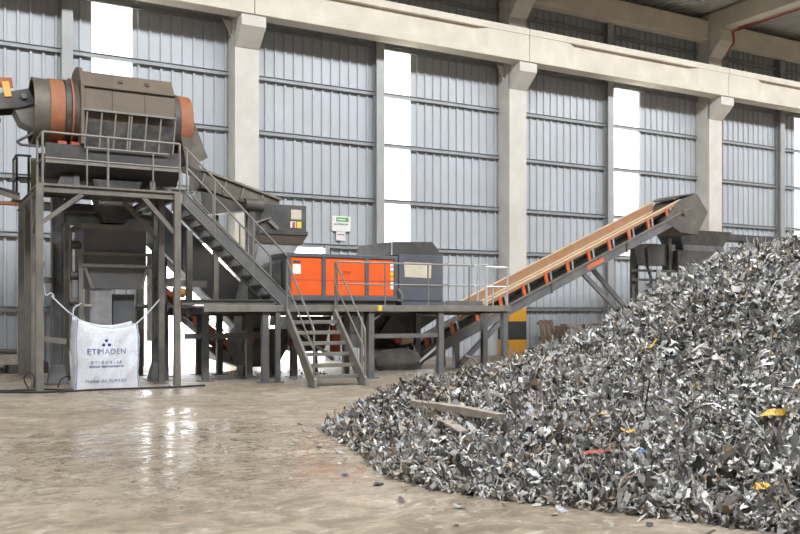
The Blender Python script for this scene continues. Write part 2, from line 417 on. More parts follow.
for a, b in (((2.2, 18.0, 3.28), (2.92, 18.0, 3.86)), ((4.73, 18.0, 3.18), (4.1, 18.0, 3.88)), ((4.62, 18.85, 3.05), (3.9, 18.85, 3.86)), ((2.16, 18.95, 3.2), (2.16, 18.1, 3.86)),
             ((3.3, 18.1, 3.75), (3.65, 18.1, 3.95))):
    link('diagonal_brace', MB().bar(a, b, .07, .09), M['towersteel'], tw)
for a, b in (((2.2, 18.0, 2.45), (2.2, 19.0, 2.45)), ((2.3, 19.1, 2.2), (2.65, 19.8, 2.2)), ((2.25, 19.05, 1.0), (2.8, 19.28, .92)), ((4.7, 19.0, 1.0), (4.8, 19.7, 1.0)), ((4.79, 18.1, 2.2), (4.79, 19.7, 2.2))):
    link('tie_bar', MB().bar(a, b, .06, .12), M['towersteel'], tw)
railing(tw, [(2.2, 18.85, 4.03), (2.2, 18.03, 4.03), (4.86, 18.03, 4.03)], 1.0, .024, 'rail', [(2.2, 18.85, 4.03), (2.2, 18.03, 4.03), (3.42, 18.03, 4.03), (4.86, 18.03, 4.03)])
railing(tw, [(4.84, 18.82, 4.03), (4.3, 18.82, 4.03), (3.1, 18.82, 4.03)], .9, .02, 'rail', [(4.5, 18.82, 4.03), (3.15, 18.82, 4.03)], mid=False)

# small rear landing with a pale green panel at the far left of the tower
ld = thing('rear_landing', 'small railed landing with pale green panel at far left of the tower', 'landing', (2.2, 21.5, 3.9))
link('deck_plate', B(1.95, 2.62, 21.2, 22.0, 4.006, 4.06), M['towersteel'], ld)
link('panel', B(2.36, 2.55, 21.42, 21.46, 4.06, 5.05), M['palegreen'], ld)
railing(ld, [(2.05, 22, 4.06), (2.05, 21.25, 4.06), (2.35, 21.25, 4.06)], 1.0, .028, 'dark', [(2.05, 21.95, 4.06), (2.05, 21.25, 4.06), (2.3, 21.25, 4.06)])
sc = thing('discharge_conveyor', 'narrow grey conveyor coming in from the left frame edge below the landing', 'conveyor', (1.4, 20.6, 3.8))
link('belt', MB().tube([(.6, 20.6, 4.27), (1.5, 20.6, 4.22), (1.9, 20.6, 4.13), (2.04, 20.6, 4.08)], .05, 8), M['rubber'], sc, smooth=True)
link('side_rail', MB().bar((.6, 20.5, 4.12), (1.7, 20.5, 4.1), .05, .1), M['rail'], sc)
link('end_rail', MB().bar((1.68, 20.5, 4.1), (2.04, 20.5, 4.0), .05, .1), M['rail'], sc)
link('bracket', B(1.6, 2.04, 20.55, 20.75, 3.86, 3.93), M['rust'], sc)

# ------------------------------------------------------------------ rotary drum screen
CY, CZ = 19.6, 5.72
tr = thing('drum_screen', 'large dusty brown rotary drum screen on top of the tower', 'drum screen', (3.9, 19.6, 4.4))
link('drum', MB().lathe_x([(2.16, .71), (2.16, .65), (2.20, .645), (5.40, .62), (5.40, .665), (3.0, .69), (2.24, .70)], CY, CZ, 48), M['drum'], tr, smooth=True)
link('orange_band', MB().lathe_x([(2.47, .685), (2.47, .715), (2.75, .715), (2.75, .685)], CY, CZ, 48), M['rust'], tr, smooth=True)['label'] = 'rust orange band round the drum mouth'
link('drive_ring', MB().lathe_x([(2.77, .685), (2.77, .73), (2.87, .73), (2.87, .685)], CY, CZ, 48), M['dark'], tr, smooth=True)
link('flange_ring', MB().lathe_x([(2.88, .685), (2.88, .77), (2.92, .77), (2.92, .685)], CY, CZ, 48), M['rust'], tr, smooth=True)
link('end_ring', MB().lathe_x([(5.0, .655), (5.0, .70), (5.12, .70), (5.12, .655)], CY, CZ, 48), M['dark'], tr, smooth=True)
link('orange_collar', MB().lathe_x([(5.14, .655), (5.14, .685), (5.42, .665), (5.42, .61)], CY, CZ, 48), M['rust'], tr, smooth=True)['label'] = 'rust orange collar at the outlet end'
hp = [(18.82, 5.72), (18.84, 6.22), (19.12, 6.58), (19.45, 6.66), (19.9, 6.66), (20.2, 6.5), (20.38, 6.1), (20.38, 5.4), (20.34, 5.4), (20.34, 6.05), (19.9, 6.6), (19.3, 6.6), (18.88, 6.2), (18.87, 5.72)]
hd = link('hood', MB().prism(hp, 3.1, 4.97, 'x'), M['hood'], tr, bevel=.01)
for x in (3.66, 4.33): link('hood_seam', MB().bar((x, 18.815, 5.73), (x, 18.835, 6.2), .012, .012), M['dark'], hd)
link('hood_ledge', B(3.08, 4.99, 18.79, 18.83, 6.2, 6.225), M['hood'], hd)
for x in (3.85, 4.4): link('lifting_lug', MB().box(x-.04, x+.04, 18.93, 18.99, 6.38, 6.44), M['dark'], hd)
ep = [(18.78, 5.0), (18.80, 6.25), (19.1, 6.64), (19.5, 6.74), (19.9, 6.72), (20.25, 6.55), (20.42, 6.1), (20.42, 5.0)]
link('hood_end_plate', MB().prism(ep, 3.03, 3.1, 'x'), M['hood'], tr, bevel=.008)
link('hood_sill', MB().bar((3.06, 18.80, 5.72), (4.99, 18.80, 5.72), .04, .045), M['rail'], tr)
link('mesh_screen', B(3.1, 4.96, 18.95, 18.98, 4.95, 5.72), M['rubber'], tr)
for x in (3.11, 3.40, 3.68, 3.96, 4.01, 4.32, 4.62, 4.93): link('screen_rib', MB().bar((x, 18.86, 4.95), (x+.05, 18.82, 5.71), .03, .03), M['rail'], tr)
tg = link('trough', MB().prism([(18.88, 4.98), (18.9, 4.60), (19.3, 4.3), (19.9, 4.3), (20.3, 4.6), (20.32, 4.98), (20.26, 4.98), (20.24, 4.64), (19.86, 4.36), (19.34, 4.36), (18.96, 4.64), (18.94, 4.98)], 2.36, 5.12, 'x'), M['anth'], tr)
link('trough_rim', MB().bar((2.36, 18.87, 4.6), (5.12, 18.87, 4.6), .05, .06), M['rail'], tg)
for x in (2.98, 4.55):
    link('saddle', MB().prism([(19.0, 4.004), (20.2, 4.004), (20.1, 4.5), (19.1, 4.5)], x-.06, x+.06, 'x'), M['dark'], tr)
for x in (2.7, 2.95): link('drive_roller', MB().lathe_x([(x-.08, .02), (x-.08, .16), (x+.08, .16), (x+.08, .02)], 19.1, 4.92, 16), M['s_red'], tr, smooth=True)
link('roller_block', MB().hexa([(2.55, 19.05, 4.03), (3.1, 19.05, 4.03), (3.1, 19.4, 4.03), (2.55, 19.4, 4.03), (2.7, 19.1, 4.4), (2.9, 19.1, 4.4), (2.9, 19.35, 4.4), (2.7, 19.35, 4.4)]), M['dark'], tr)
link('under_funnel', MB().hexa([(3.55, 19.15, 3.44), (4.0, 19.15, 3.44), (4.0, 19.55, 3.44), (3.55, 19.55, 3.44), (3.3, 19.0, 4.32), (4.3, 19.0, 4.32), (4.3, 19.9, 4.32), (3.3, 19.9, 4.32)]), M['dark'], tr)
link('outlet_chute', MB().hexa([(5.28, 19.05, 4.78), (5.62, 19.1, 4.66), (5.62, 19.9, 4.66), (5.28, 19.9, 4.78), (5.12, 19.0, 5.5), (5.36, 19.0, 5.78), (5.36, 20.1, 5.78), (5.12, 20.1, 5.5)]).hexa([(5.36, 19.05, 4.74), (5.80, 19.15, 5.0), (5.80, 19.9, 5.0), (5.36, 19.9, 4.74), (5.34, 19.0, 5.80), (5.44, 19.0, 5.76), (5.44, 20.1, 5.76), (5.34, 20.1, 5.80)]), M['drum'], tr, bevel=.01)
link('inlet_bracket', MB().tube([(2.24, 19.2, 5.25), (1.86, 19.2, 5.0), (1.93, 19.2, 4.94), (2.30, 19.2, 4.94)], .028, 8, .03), M['dark'], tr, smooth=True)

# feed conveyor entering from the left
fc = thing('feed_conveyor', 'dark feed conveyor head with orange bracket at the left drum mouth', 'conveyor', (1.0, 19.6, 5.5))
link('side_frame', MB().prism([(.2, 5.42), (1.9, 5.70), (2.22, 5.82), (2.08, 6.12), (1.55, 5.96), (.2, 5.72)], 19.25, 19.33), M['dark'], fc, bevel=.006)
link('side_frame', MB().prism([(.2, 5.42), (1.9, 5.70), (2.22, 5.82), (2.08, 6.12), (1.55, 5.96), (.2, 5.72)], 19.95, 20.03), M['dark'], fc, bevel=.006)
link('belt', MB().prism([(.2, 5.62), (2.0, 5.94), (2.08, 5.9), (2.05, 5.82), (.2, 5.5)], 19.34, 19.94), M['rubber'], fc)
link('bearing', MB().prism([(1.99+.055*math.cos(a*PI/6), 5.94+.055*math.sin(a*PI/6)) for a in range(12)], 19.19, 19.26), M['towersteel'], fc)
ob = link('skirt_board', MB().prism([(.2, 5.98), (1.80, 6.10), (1.77, 6.30), (.2, 6.14)], 19.27, 19.31), M['rust'], fc)
link('skirt_bracket', MB().bar((1.70, 19.25, 5.90), (1.64, 19.25, 6.2), .05, .13), M['motor'], ob)
link('lower_chute', MB().hexa([(1.95, 19.3, 5.42), (2.35, 19.3, 5.26), (2.35, 19.9, 5.26), (1.95, 19.9, 5.42), (1.82, 19.3, 5.68), (2.22, 19.3, 5.8), (2.22, 19.9, 5.8), (1.82, 19.9, 5.68)]), M['towersteel'], fc)
link('return_roller', MB().prism([(1.45+.12*math.cos(a*PI/6), 5.42+.12*math.sin(a*PI/6)) for a in range(12)], 19.3, 19.96), M['rubber'], fc)

# ------------------------------------------------------------------ hopper under the tower
hpz = thing('hopper', 'grey steel hopper with two pale rails hanging behind the white bag', 'hopper', (3.8, 19.6, .9))
link('cap', MB().hexa([(3.17, 19.3, 3.3), (4.47, 19.3, 3.3), (4.47, 20.6, 3.3), (3.17, 20.6, 3.3), (3.06, 19.25, 3.40), (4.55, 19.25, 3.40), (4.55, 20.6, 3.40), (3.06, 20.6, 3.40)]), M['towersteel'], hpz)
link('body', B(3.17, 4.47, 19.3, 20.5, 2.45, 3.31), M['hopper'], hpz, bevel=.01)
link('cone', MB().hexa([(3.30, 19.36, 2.04), (4.30, 19.36, 2.04), (4.30, 20.2, 2.04), (3.30, 20.2, 2.04), (3.17, 19.3, 2.46), (4.47, 19.3, 2.46), (4.47, 20.5, 2.46), (3.17, 20.5, 2.46)]), M['hopper'], hpz)
for z in (2.78, 2.52): link('rail', B(3.08, 4.56, 19.2, 19.3, z-.035, z+.035), M['rail'], hpz, bevel=.006)
for x in (3.10, 4.53): link('hanger', B(x-.045, x+.045, 19.22, 19.34, .9, 2.8), M['rail'], hpz)
link('side_stiffener', MB().prism([(3.14, 2.5), (3.20, 2.5), (3.36, 2.06), (3.30, 2.02)], 19.22, 19.28), M['rail'], hpz)
link('side_stiffener', MB().prism([(4.44, 2.5), (4.50, 2.5), (4.38, 2.02), (4.32, 2.06)], 19.22, 19.28), M['rail'], hpz)
link('chute', B(3.30, 3.76, 19.4, 20.0, .95, 2.05), M['chute'], hpz, bevel=.006)
link('rear_chute', B(3.82, 4.28, 19.6, 20.1, .95, 1.92), M['hopper'], hpz, bevel=.006)
link('cross_pipe', MB().tube([(2.98, 19.3, 1.66), (3.32, 19.3, 1.66)], .05, 10), M['rail'], hpz, smooth=True)
link('cross_pipe', MB().tube([(4.25, 19.3, 1.66), (4.6, 19.3, 1.66)], .05, 10), M['dark'], hpz, smooth=True)
for x, z0 in ((3.0, 2.3), (2.98, 1.75), (3.02, 2.95)):
    link('vibrator', MB().lathe_x([(x-.1, .01), (x-.1, .09), (x+.06, .09), (x+.1, .05), (x+.1, .01)], 19.35, z0, 14), M['dark'], hpz, smooth=True)
link('air_pipe', MB().tube([(2.92, 19.4, .9), (2.92, 19.4, 3.25), (3.1, 19.4, 3.3)], .03, 8, .08), M['rail'], hpz, smooth=True)

# ------------------------------------------------------------------ white bulk bag
bg = thing('bulk_bag', 'large white woven bulk bag with blue lettering hanging between the tower legs', 'bag', (3.4, 18.45, 0))
x0, x1, yb0, yb1 = 2.84, 4.0, 18.06, 18.62
def topz(u): return 1.40-.10*u-.13*math.sin(PI*u)*1.0
def bag_front(x, z):
    u = (x-x0)/(x1-x0); w = max(0, min(1, z/1.35))
    return yb0-.11*math.sin(PI*max(0, min(1, u)))**.7*math.sin(PI*(.12+.80*w))+.012*math.sin(9*u+5*w)+.022*math.sin(14*(u-.45*w))*u+.010*math.sin(23*u-17*w+2)
def bag_x(u, w): return x0+(x1-x0)*u+(-.045*(1-w)+.02*math.sin(6*w))*(1 if u < .5 else -1)*abs(2*u-1)
NU, NW = 26, 18
b = MB()
vs = []
for j in range(NW+1):
    w = j/NW
    ring = []
    for i in range(NU+1):
        u = i/NU; z = .01+w*(topz(u)-.01); xx = bag_x(u, w); ring.append((xx, bag_front(xx, z), z))
    for i in range(1, 10):
        t = i/10; z = .01+w*(topz(1)-.01); ring.append((bag_x(1, w)+.05*math.sin(PI*t)*math.sin(PI*w)+.012*math.sin(17*w+9*t), yb0+(yb1-yb0)*t, z))
    for i in range(NU+1):
        u = 1-i/NU; z = .01+w*(topz(u)+.05-.01); ring.append((bag_x(u, w), yb1+.05*math.sin(PI*u)*math.sin(PI*w), z))
    for i in range(1, 10):
        t = 1-i/10; z = .01+w*(topz(0)-.01); ring.append((bag_x(0, w)-.05*math.sin(PI*t)*math.sin(PI*w)-.012*math.sin(15*w+8*t), yb0+(yb1-yb0)*t, z))
    vs += ring
K = len(ring)
fs = [(j*K+i, j*K+(i+1) % K, (j+1)*K+(i+1) % K, (j+1)*K+i) for j in range(NW) for i in range(K)]
fs.append(tuple(range(K))[::-1])
b.add(vs, fs)
o = link('sack', b, M['bag'], bg, smooth=True); sm = o.modifiers.new('thick', 'SOLIDIFY'); sm.thickness = .006; sm.offset = 1
link('top_hem', MB().tube([(bag_x(i/NU, 1), bag_front(bag_x(i/NU, 1), topz(i/NU)), topz(i/NU)) for i in range(NU+1)], .012, 6), M['strap'], o, smooth=True)
for u in (.012, .988): link('seam', MB().tube([(bag_x(u, j/12), bag_front(bag_x(u, j/12), topz(u)*j/12)-.005, .02+topz(u)*j/12*.985) for j in range(13)], .012, 6), M['bluestrap'], o, smooth=True)
for u in (.34, .70): link('seam', MB().tube([(bag_x(u, j/12), bag_front(bag_x(u, j/12), topz(u)*j/12)-.002, .02+topz(u)*j/12*.985) for j in range(13)], .0045, 5), M['strap'], o, smooth=True)
tx = 3.36
def conf(x, z): return bag_front(x, z)-.014
for (dx, dz) in ((0, .05), (-.055, -.035), (.055, -.035)):
    q = MB(); n_ = 12
    q.add([(tx+.02+dx+.032*math.cos(2*PI*i/n_), conf(tx+.02+dx+.032*math.cos(2*PI*i/n_), .92+dz), .92+dz+.032*math.sin(2*PI*i/n_)) for i in range(n_)], [tuple(range(n_))])
    link('emblem_dot', q, M['blueink'], o)
text('lettering', 'ETI', .155, M['blueink'], (tx-.24, 0, .75), o, bag_front, 1.0, 1.1)
text('lettering', 'MADEN', .155, M['greyink'], (tx+.13, 0, .75), o, bag_front, .95, 1.1)
text('lettering', 'ETIBOR-48', .085, M['greyink'], (tx+.02, 0, .535), o, bag_front, 1.0, 1.55)
text('lettering', 'BORAX PENTAHYDRATE', .055, M['blueink'], (tx+.03, 0, .455), o, bag_front, 1.0, 1.1)
text('lettering', 'MADE IN TURKEY', .088, M['greyink'], (tx+.02, 0, .165), o, bag_front, 1.0, 1.15)
def knot(p, q, r=.016): return MB().tube([p, (Vector(p)*.6+Vector(q)*.4)-Vector((0, 0, .03)), q], r, 6, .1)
link('strap', knot((x0+.02, yb0+.02, 1.40), (2.36, 18.1, 1.86)), M['strap'], bg, smooth=True)
link('strap', MB().tube([(2.42, 18.1, 1.84), (2.36, 18.08, 1.93), (2.26, 18.07, 1.84), (2.2, 18.1, 2.2), (2.2, 18.06, 2.6)], .014, 6, .05), M['strap'], bg, smooth=True)
link('strap', knot((x1-.02, yb0+.02, 1.30), (4.62, 18.75, 1.80)), M['strap'], bg, smooth=True)
link('strap', MB().tube([(x0, yb1, 1.38), (2.9, 18.9, 1.62), (3.1, 19.2, 1.72)], .012, 6, .05), M['strap'], bg, smooth=True)
link('side_fold', MB().tube([(2.86, 18.4, .82), (2.78, 18.42, .74), (2.80, 18.42, .3), (2.84, 18.4, .05)], .035, 8), M['bag'], bg, smooth=True)

# ------------------------------------------------------------------ stairs
def long_stair():
    st = thing('long_stair', 'long straight grey stair from the drum tower down to the platform', 'staircase', (6.1, 18.4, 1.67))
    A = Vector((4.92, 0, 3.97)); E_ = Vector((7.36, 0, 1.68)); d = (E_-A)
    for y in (18.0, 18.86):
        s = link('stringer', MB().prism([(A.x, A.z+.08), (E_.x+.1, E_.z+.0), (E_.x-.27, E_.z), (A.x, A.z-.20)], y-.03, y+.03), M['steel'], st, bevel=.004)
        link('stringer_edge', MB().bar((A.x, y, A.z+.09), (E_.x+.08, y, E_.z+.04), .10, .02), M['rail'], s)
        link('stringer_edge', MB().bar((A.x, y, A.z-.20), (E_.x-.27, y, E_.z+.01), .10, .02), M['rail'], s)
    n = 11
    for i in range(n):
        t = (i+.6)/n; x = A.x+d.x*t; z = A.z+d.z*t-.06
        link('tread', B(x-.13, x+.13, 18.03, 18.83, z-.02, z+.02), M['steel'], st)
    for y, p_, q_ in ((17.98, Vector((4.95, 0, 3.98)), Vector((7.22, 0, 1.80))), (18.88, Vector((5.25, 0, 3.70)), Vector((7.18, 0, 1.84)))):
        up = Vector((0, 0, .98)); a = Vector((p_.x, y, p_.z)); c = Vector((q_.x, y, q_.z))
        pts = [a+up, c+up, c] if y > 18.5 else [a+up, c+up]
        h = link('handrail', MB().tube(pts, .022, 8, .1), M['rail'], st, smooth=True)
        for t in ((.02, .28, .66) if y < 18.5 else (.30, .62)):
            g = a.lerp(c, t); link('rail_post', MB().tube([g-Vector((0, 0, .15)), g+up], .022, 8), M['rail'], h, smooth=True)
        if y > 18.5: link('mid_rail', MB().tube([a+up*.5, c+up*.5], .016, 8), M['rail'], h, smooth=True)
long_stair()
def front_stair():
    st = thing('front_stair', 'short open grey steel stair with six treads up to the front platform edge', 'staircase', (7.7, 16.9, 0))
    xa, xb = 7.13, 8.27; yt, yf = 17.76, 16.25; zt = 1.60
    for x in (xa, xb):
        s = link('stringer', MB().prism([(yf-.06, 0), (yf+.22, 0), (yt, zt-.26), (yt, zt), (yt-.05, zt), (yf-.06, .16)], x-.03, x+.03, 'x'), M['rail'], st, bevel=.004)
        link('foot_plate', B(x-.06, x+.06, yf-.1, yf+.24, 0, .015), M['steel'], s)
    for i in range(6):
        z = .225*(i+1); y = yf+(yt-yf)*z/zt+.02
        link('tread', B(xa+.03, xb-.03, y-.02, y+.19, z-.075, z), M['rail'], st, bevel=.004)
    for x in (xa-.01, xb+.01):
        a = Vector((x, 17.73, zt)); c = Vector((x, 16.26, .10))
        up = Vector((0, 0, 1.08))
        h = link('handrail', MB().tube([a, a+up, c+up, c], .022, 8, .06), M['rail'], st, smooth=True)
        link('mid_rail', MB().tube([a+up*.5, c+up*.6], .018, 8), M['rail'], h, smooth=True)
front_stair()

# ------------------------------------------------------------------ sorting platform
pf = thing('sorting_platform', 'long grey steel platform on thin legs carrying the orange separator', 'platform', (9.5, 18.8, 0))
PX0, PX1, PZ = 4.95, 13.16, 1.67
link('deck', B(5.3, 12.0, 17.82, 20.8, PZ-.05, PZ), M['rail'], pf)
link('deck', B(12.0, PX1, 17.82, 19.55, PZ-.05, PZ), M['rail'], pf)
link('edge_channel', B(5.3, PX1+.02, 17.77, 17.83, PZ-.13, PZ+.015), M['rail'], pf, bevel=.005)
link('end_channel', B(PX1-.02, PX1+.05, 17.8, 19.55, PZ-.13, PZ+.015), M['rail'], pf)
link('landing_beam', MB().ibeam((4.86, 17.86, 1.74), (6.9, 17.86, 1.74), .1, .12, .012), M['steel'], pf)
for y, xe in ((19.1, PX1), (20.7, 12.0)): link('deck_beam', MB().ibeam((5.3, y, PZ-.14), (xe, y, PZ-.14), .1, .18, .012), M['steel'], pf)
for x in (5.4, 6.65, 9.2, 11.13, 13.05): link('joist', MB().ibeam((x, 17.85, PZ-.12), (x, 20.7 if x < 12 else 19.5, PZ-.12), .08, .12, .012), M['steel'], pf)
for x, y in ((5.66, 18.9), (6.68, 17.9), (6.70, 19.0), (9.24, 17.88), (11.14, 17.88), (13.05, 17.88), (7.82, 19.05), (9.2, 19.1), (11.15, 19.0), (13.28, 19.1), (5.2, 20.6), (6.55, 20.7), (6.1, 20.9)):
    post(pf, x, y, PZ-.13, .14, .14, 'steel')
post(pf, 6.95, 17.84, PZ-.13, .10, .10, 'steel')
post(pf, 9.02, 17.9, PZ-.13, .06, .08, 'rail')
link('brace_beam', MB().bar((5.2, 18.9, 1.0), (7.1, 18.9, 1.0), .06, .12), M['steel'], pf)
link('brace_beam', MB().bar((9.2, 17.88, .97), (11.14, 17.88, .97), .06, .10), M['steel'], pf)
link('brace_beam', MB().bar((4.9, 20.6, 2.2), (6.2, 20.6, 2.2), .1, .16), M['towersteel'], pf)
post(pf, 5.55, 19.8, 3.4, .13, .13, 'towersteel', PZ, False, 'upright')
link('knee_brace', MB().bar((9.3, 17.88, 1.35), (9.55, 17.88, 1.5), .05, .06), M['steel'], pf)
link('valve', B(9.36, 9.46, 17.70, 17.78, 1.55, 1.68), M['yellow'], pf, bevel=.01)
dz = (0, 0, 0)
railing(pf, [(8.38, 17.84, PZ), (10.2, 17.84, PZ), (12.1, 17.84, PZ)], 1.0, .02, 'rail', [(8.38, 17.84, PZ), (9.61, 17.84, PZ), (10.78, 17.84, PZ), (11.96, 17.84, PZ)])
railing(pf, [(12.46, 17.84, PZ), (13.14, 17.84, PZ), (13.14, 18.5, PZ)], .98, .02, 'galv', [(12.46, 17.84, PZ), (13.12, 17.84, PZ), (13.14, 18.5, PZ)])
railing(pf, [(12.1, 18.95, PZ+.02), (12.1, 19.4, PZ+.02), (13.3, 19.4, PZ+.02), (13.3, 18.95, PZ+.02)], 1.08, .024, 'galv', [(12.12, 19.0, PZ), (12.12, 19.4, PZ), (13.28, 19.4, PZ), (13.3, 19.0, PZ)])
link('kick_plate', B(11.95, 13.1, 18.9, 18.93, PZ, PZ+.14), M['steel'], pf)

# ------------------------------------------------------------------ orange separator
os_ = thing('orange_separator', 'orange panelled separator box in a grey frame on the platform', 'separator', (9.0, 19.4, PZ))
Yf = 18.9
fr = link('frame', B(7.57, 10.5, Yf+.02, Yf+1.0, 1.92, 2.86), M['slate'], os_, bevel=.01)
link('top_rail', B(7.55, 10.52, Yf-.04, Yf+1.02, 2.82, 2.91), M['slate'], os_, bevel=.01)
link('bottom_rail', B(7.55, 10.52, Yf-.04, Yf+1.02, 1.80, 1.92), M['slate'], os_, bevel=.01)
for x in (7.63, 8.52, 9.665, 10.47): link('upright', B(x-.05, x+.05, Yf-.035, Yf+.03, 1.92, 2.82), M['slate'], os_, bevel=.006)
for a, b_ in ((7.69, 8.47), (8.57, 9.615), (9.715, 10.42)):
    p = link('orange_panel', B(a, b_, Yf-.012, Yf+.03, 1.925, 2.815), M['orange'], os_, bevel=.008)
    link('panel_groove', B(a, b_, Yf-.016, Yf, 2.275, 2.29), M['redst'], p)
pn = [c for c in os_.children if c.name.startswith('orange_panel')]
link('notice', B(7.73, 7.93, Yf-.02, Yf-.012, 2.42, 2.65), M['white'], pn[0])['label'] = 'white paper notice'
link('notice_clip', B(7.74, 7.92, Yf-.024, Yf-.012, 2.68, 2.73), M['dark'], pn[0])
text('lettering', '777', .13, M['ink'], (9.1, Yf-.016, 2.45), pn[1], None, 1.1, 1.0, .3)
for z, k_ in ((2.70, 'white'), (2.58, 'white'), (2.47, 'yellow'), (2.35, 'motor'), (2.22, 'white'), (2.13, 'pink')):
    link('sticker', B(10.32, 10.41, Yf-.018, Yf-.012, z-.045, z+.045), M[k_], pn[2])
link('skid', B(7.6, 10.5, Yf+.03, Yf+.95, PZ+.002, 1.81), M['dark'], os_)
link('corner_guard', MB().tube([(10.50, Yf-.075, 2.1), (10.6, Yf-.10, 1.95), (10.6, Yf-.10, 1.8), (10.50, Yf-.075, 1.82)], .03, 8), M['rail'], os_, smooth=True)

# slate hood housing
hh = thing('drum_housing', 'slate grey housing with sloped end and beige window beside the orange box', 'machine housing', (11.1, 19.8, PZ))
pf_ = [(10.54, PZ+.1), (11.86, PZ+.1), (11.86, 2.96), (11.55, 3.31), (10.37, 3.27), (10.37, 2.93), (10.54, 2.93)]
body = link('shell', MB().prism(pf_, Yf, 20.76), M['anth'], hh, bevel=.012)
link('plinth', B(10.62, 11.9, Yf-.03, 20.7, PZ+.004, PZ+.12), M['slate'], hh)
link('front_panel', B(10.56, 11.85, Yf-.025, Yf, PZ+.14, 2.96), M['slate'], hh, bevel=.006)
link('panel_joint', B(10.56, 11.86, Yf-.03, Yf, 2.155, 2.175), M['dark'], hh)
link('window', MB().prism([(10.72, 2.40), (11.48, 2.38), (11.5, 2.76), (10.7, 2.77)], Yf-.035, Yf-.024), M['beige'], hh)['label'] = 'beige dusty window pane'
link('edge_strip', B(10.35, 10.375, Yf-.02, Yf+.02, 2.94, 3.27), M['galv'], hh)
link('side_cover', MB().prism([(Yf+.02, 2.97), (20.74, 2.95), (20.74, 3.24), (Yf+.02, 3.24)], 10.33, 10.36, 'x'), M['dark'], hh)

# ------------------------------------------------------------------ machines behind the long stair
fi = thing('inclined_feeder', 'dark sloping feeder trough running from the drum outlet to the grey cabinet', 'feeder', (6.8, 20.2, 3.9))
link('trough', MB().prism([(5.86, 4.86), (7.86, 4.28), (7.86, 4.02), (7.4, 4.02), (5.86, 4.46)], 20.05, 20.9), M['drum'], fi, bevel=.008)
link('side_rail', MB().bar((5.86, 20.02, 4.88), (7.9, 20.02, 4.28), .06, .05), M['rail'], fi)
for t in (.2, .42, .6, .8): link('rib', MB().bar((5.5+2.4*t, 20.02, 4.92-.7*t), (5.42+2.4*t, 20.02, 4.62-.64*t), .03, .04), M['rail'], fi)
link('lower_pan', MB().prism([(5.9, 4.36), (7.3, 4.2), (7.2, 4.0), (6.0, 3.82)], 20.1, 20.8), M['anth'], fi, bevel=.006)
link('vibrator', MB().lathe_x([(6.95, .02), (6.95, .16), (7.4, .16), (7.4, .02)], 20.0, 4.1, 16), M['dark'], fi, smooth=True)
for x, z in ((6.35, 3.85), (7.15, 4.0)): link('support_leg', B(x-.06, x+.06, 20.3, 20.42, PZ, z), M['towersteel'], fi)
link('outlet_lip', B(7.2, 7.86, 20.02, 20.05, 3.98, 4.1), M['towersteel'], fi)
cb = thing('control_cabinet', 'dark grey cabinet with beige window and yellow stickers above the orange box', 'cabinet', (7.9, 20.0, 2.6))
link('body', B(7.35, 8.55, 20.0, 20.9, 3.5, 4.16), M['anth'], cb, bevel=.01)
link('ledge', B(7.3, 8.57, 19.94, 20.92, 3.42, 3.52), M['dark'], cb, bevel=.008)
link('window', B(8.14, 8.41, 19.985, 20.0, 3.81, 4.05), M['beige'], cb)['label'] = 'beige window pane'
link('sticker', B(8.12, 8.26, 19.985, 20.0, 3.60, 3.76), M['pink'], cb); link('sticker', B(8.17, 8.24, 19.982, 19.99, 3.60, 3.74), M['redst'], cb); link('sticker', B(8.29, 8.41, 19.985, 20.0, 3.60, 3.76), M['yellow'], cb)
link('arm', MB().bar((7.55, 19.95, 3.75), (7.78, 19.95, 3.55), .06, .08), M['rail'], cb)
link('arm', MB().bar((7.2, 19.95, 3.68), (7.6, 19.95, 3.82), .05, .04), M['rail'], cb)
link('skirt', MB().hexa([(7.35, 20.05, 3.2), (8.45, 20.05, 3.2), (8.45, 20.85, 3.2), (7.35, 20.85, 3.2), (7.3, 19.96, 3.42), (8.56, 19.96, 3.42), (8.56, 20.9, 3.42), (7.3, 20.9, 3.42)]), M['hood'], cb)
link('chute', MB().hexa([(6.95, 20.1, 1.72), (7.45, 20.1, 1.72), (7.45, 20.8, 1.72), (6.95, 20.8, 1.72), (7.35, 20.08, 3.2), (8.4, 20.08, 3.2), (8.4, 20.84, 3.2), (7.35, 20.84, 3.2)]), M['chute'], cb)
link('frame_post', B(7.05, 7.2, 19.95, 20.05, PZ+.004, 4.0), M['anth'], cb)
link('access_plate', B(6.72, 6.98, 20.06, 20.09, 2.7, 3.5), M['beige'], cb)
dd = thing('drum_drive', 'black drive housing left of the orange box behind the stair rail', 'drive housing', (7.3, 19.3, PZ))
link('guard', MB().prism([(7.06+.02, PZ+.004), (7.54, PZ+.004), (7.54, 2.75), (7.1, 2.55)], 19.1, 19.7), M['dark'], dd, bevel=.01)
link('pulley', MB().prism([(7.3+.2*math.cos(a*PI/8), 2.2+.2*math.sin(a*PI/8)) for a in range(16)], 19.04, 19.1), M['rubber'], dd)

def band(x0_, z0_, x1_, z1_, t): return [(x0_, z0_), (x1_, z1_), (x1_, z1_-t), (x0_, z0_-t)]
dc = thing('dark_conveyor', 'dark covered conveyor rising to the left behind the long stair', 'conveyor', (6.3, 20.9, 1.0))
link('cover', MB().prism(band(5.0, 4.36, 7.4, 2.04, 1.19), 20.95, 21.7), M['anth'], dc, bevel=.008)
link('side_rail', MB().bar((5.0, 20.92, 3.17), (7.4, 20.92, .85), .04, .05), M['galv'], dc)
for t in (.3, .62): link('cover_joint', MB().bar((5+2.4*t, 20.93, 4.12-2.32*t), (5+2.4*t, 20.93, 3.18-2.32*t), .03, .03), M['dark'], dc)
for x, z in ((5.35, 3.0), (6.7, 1.7)): link('support_leg', B(x-.05, x+.05, 21.2, 21.3, 0, z), M['steel'], dc)
oc = thing('orange_conveyor', 'orange framed conveyor rising from the ground under the stair platform', 'conveyor', (6.5, 21.5, 0))
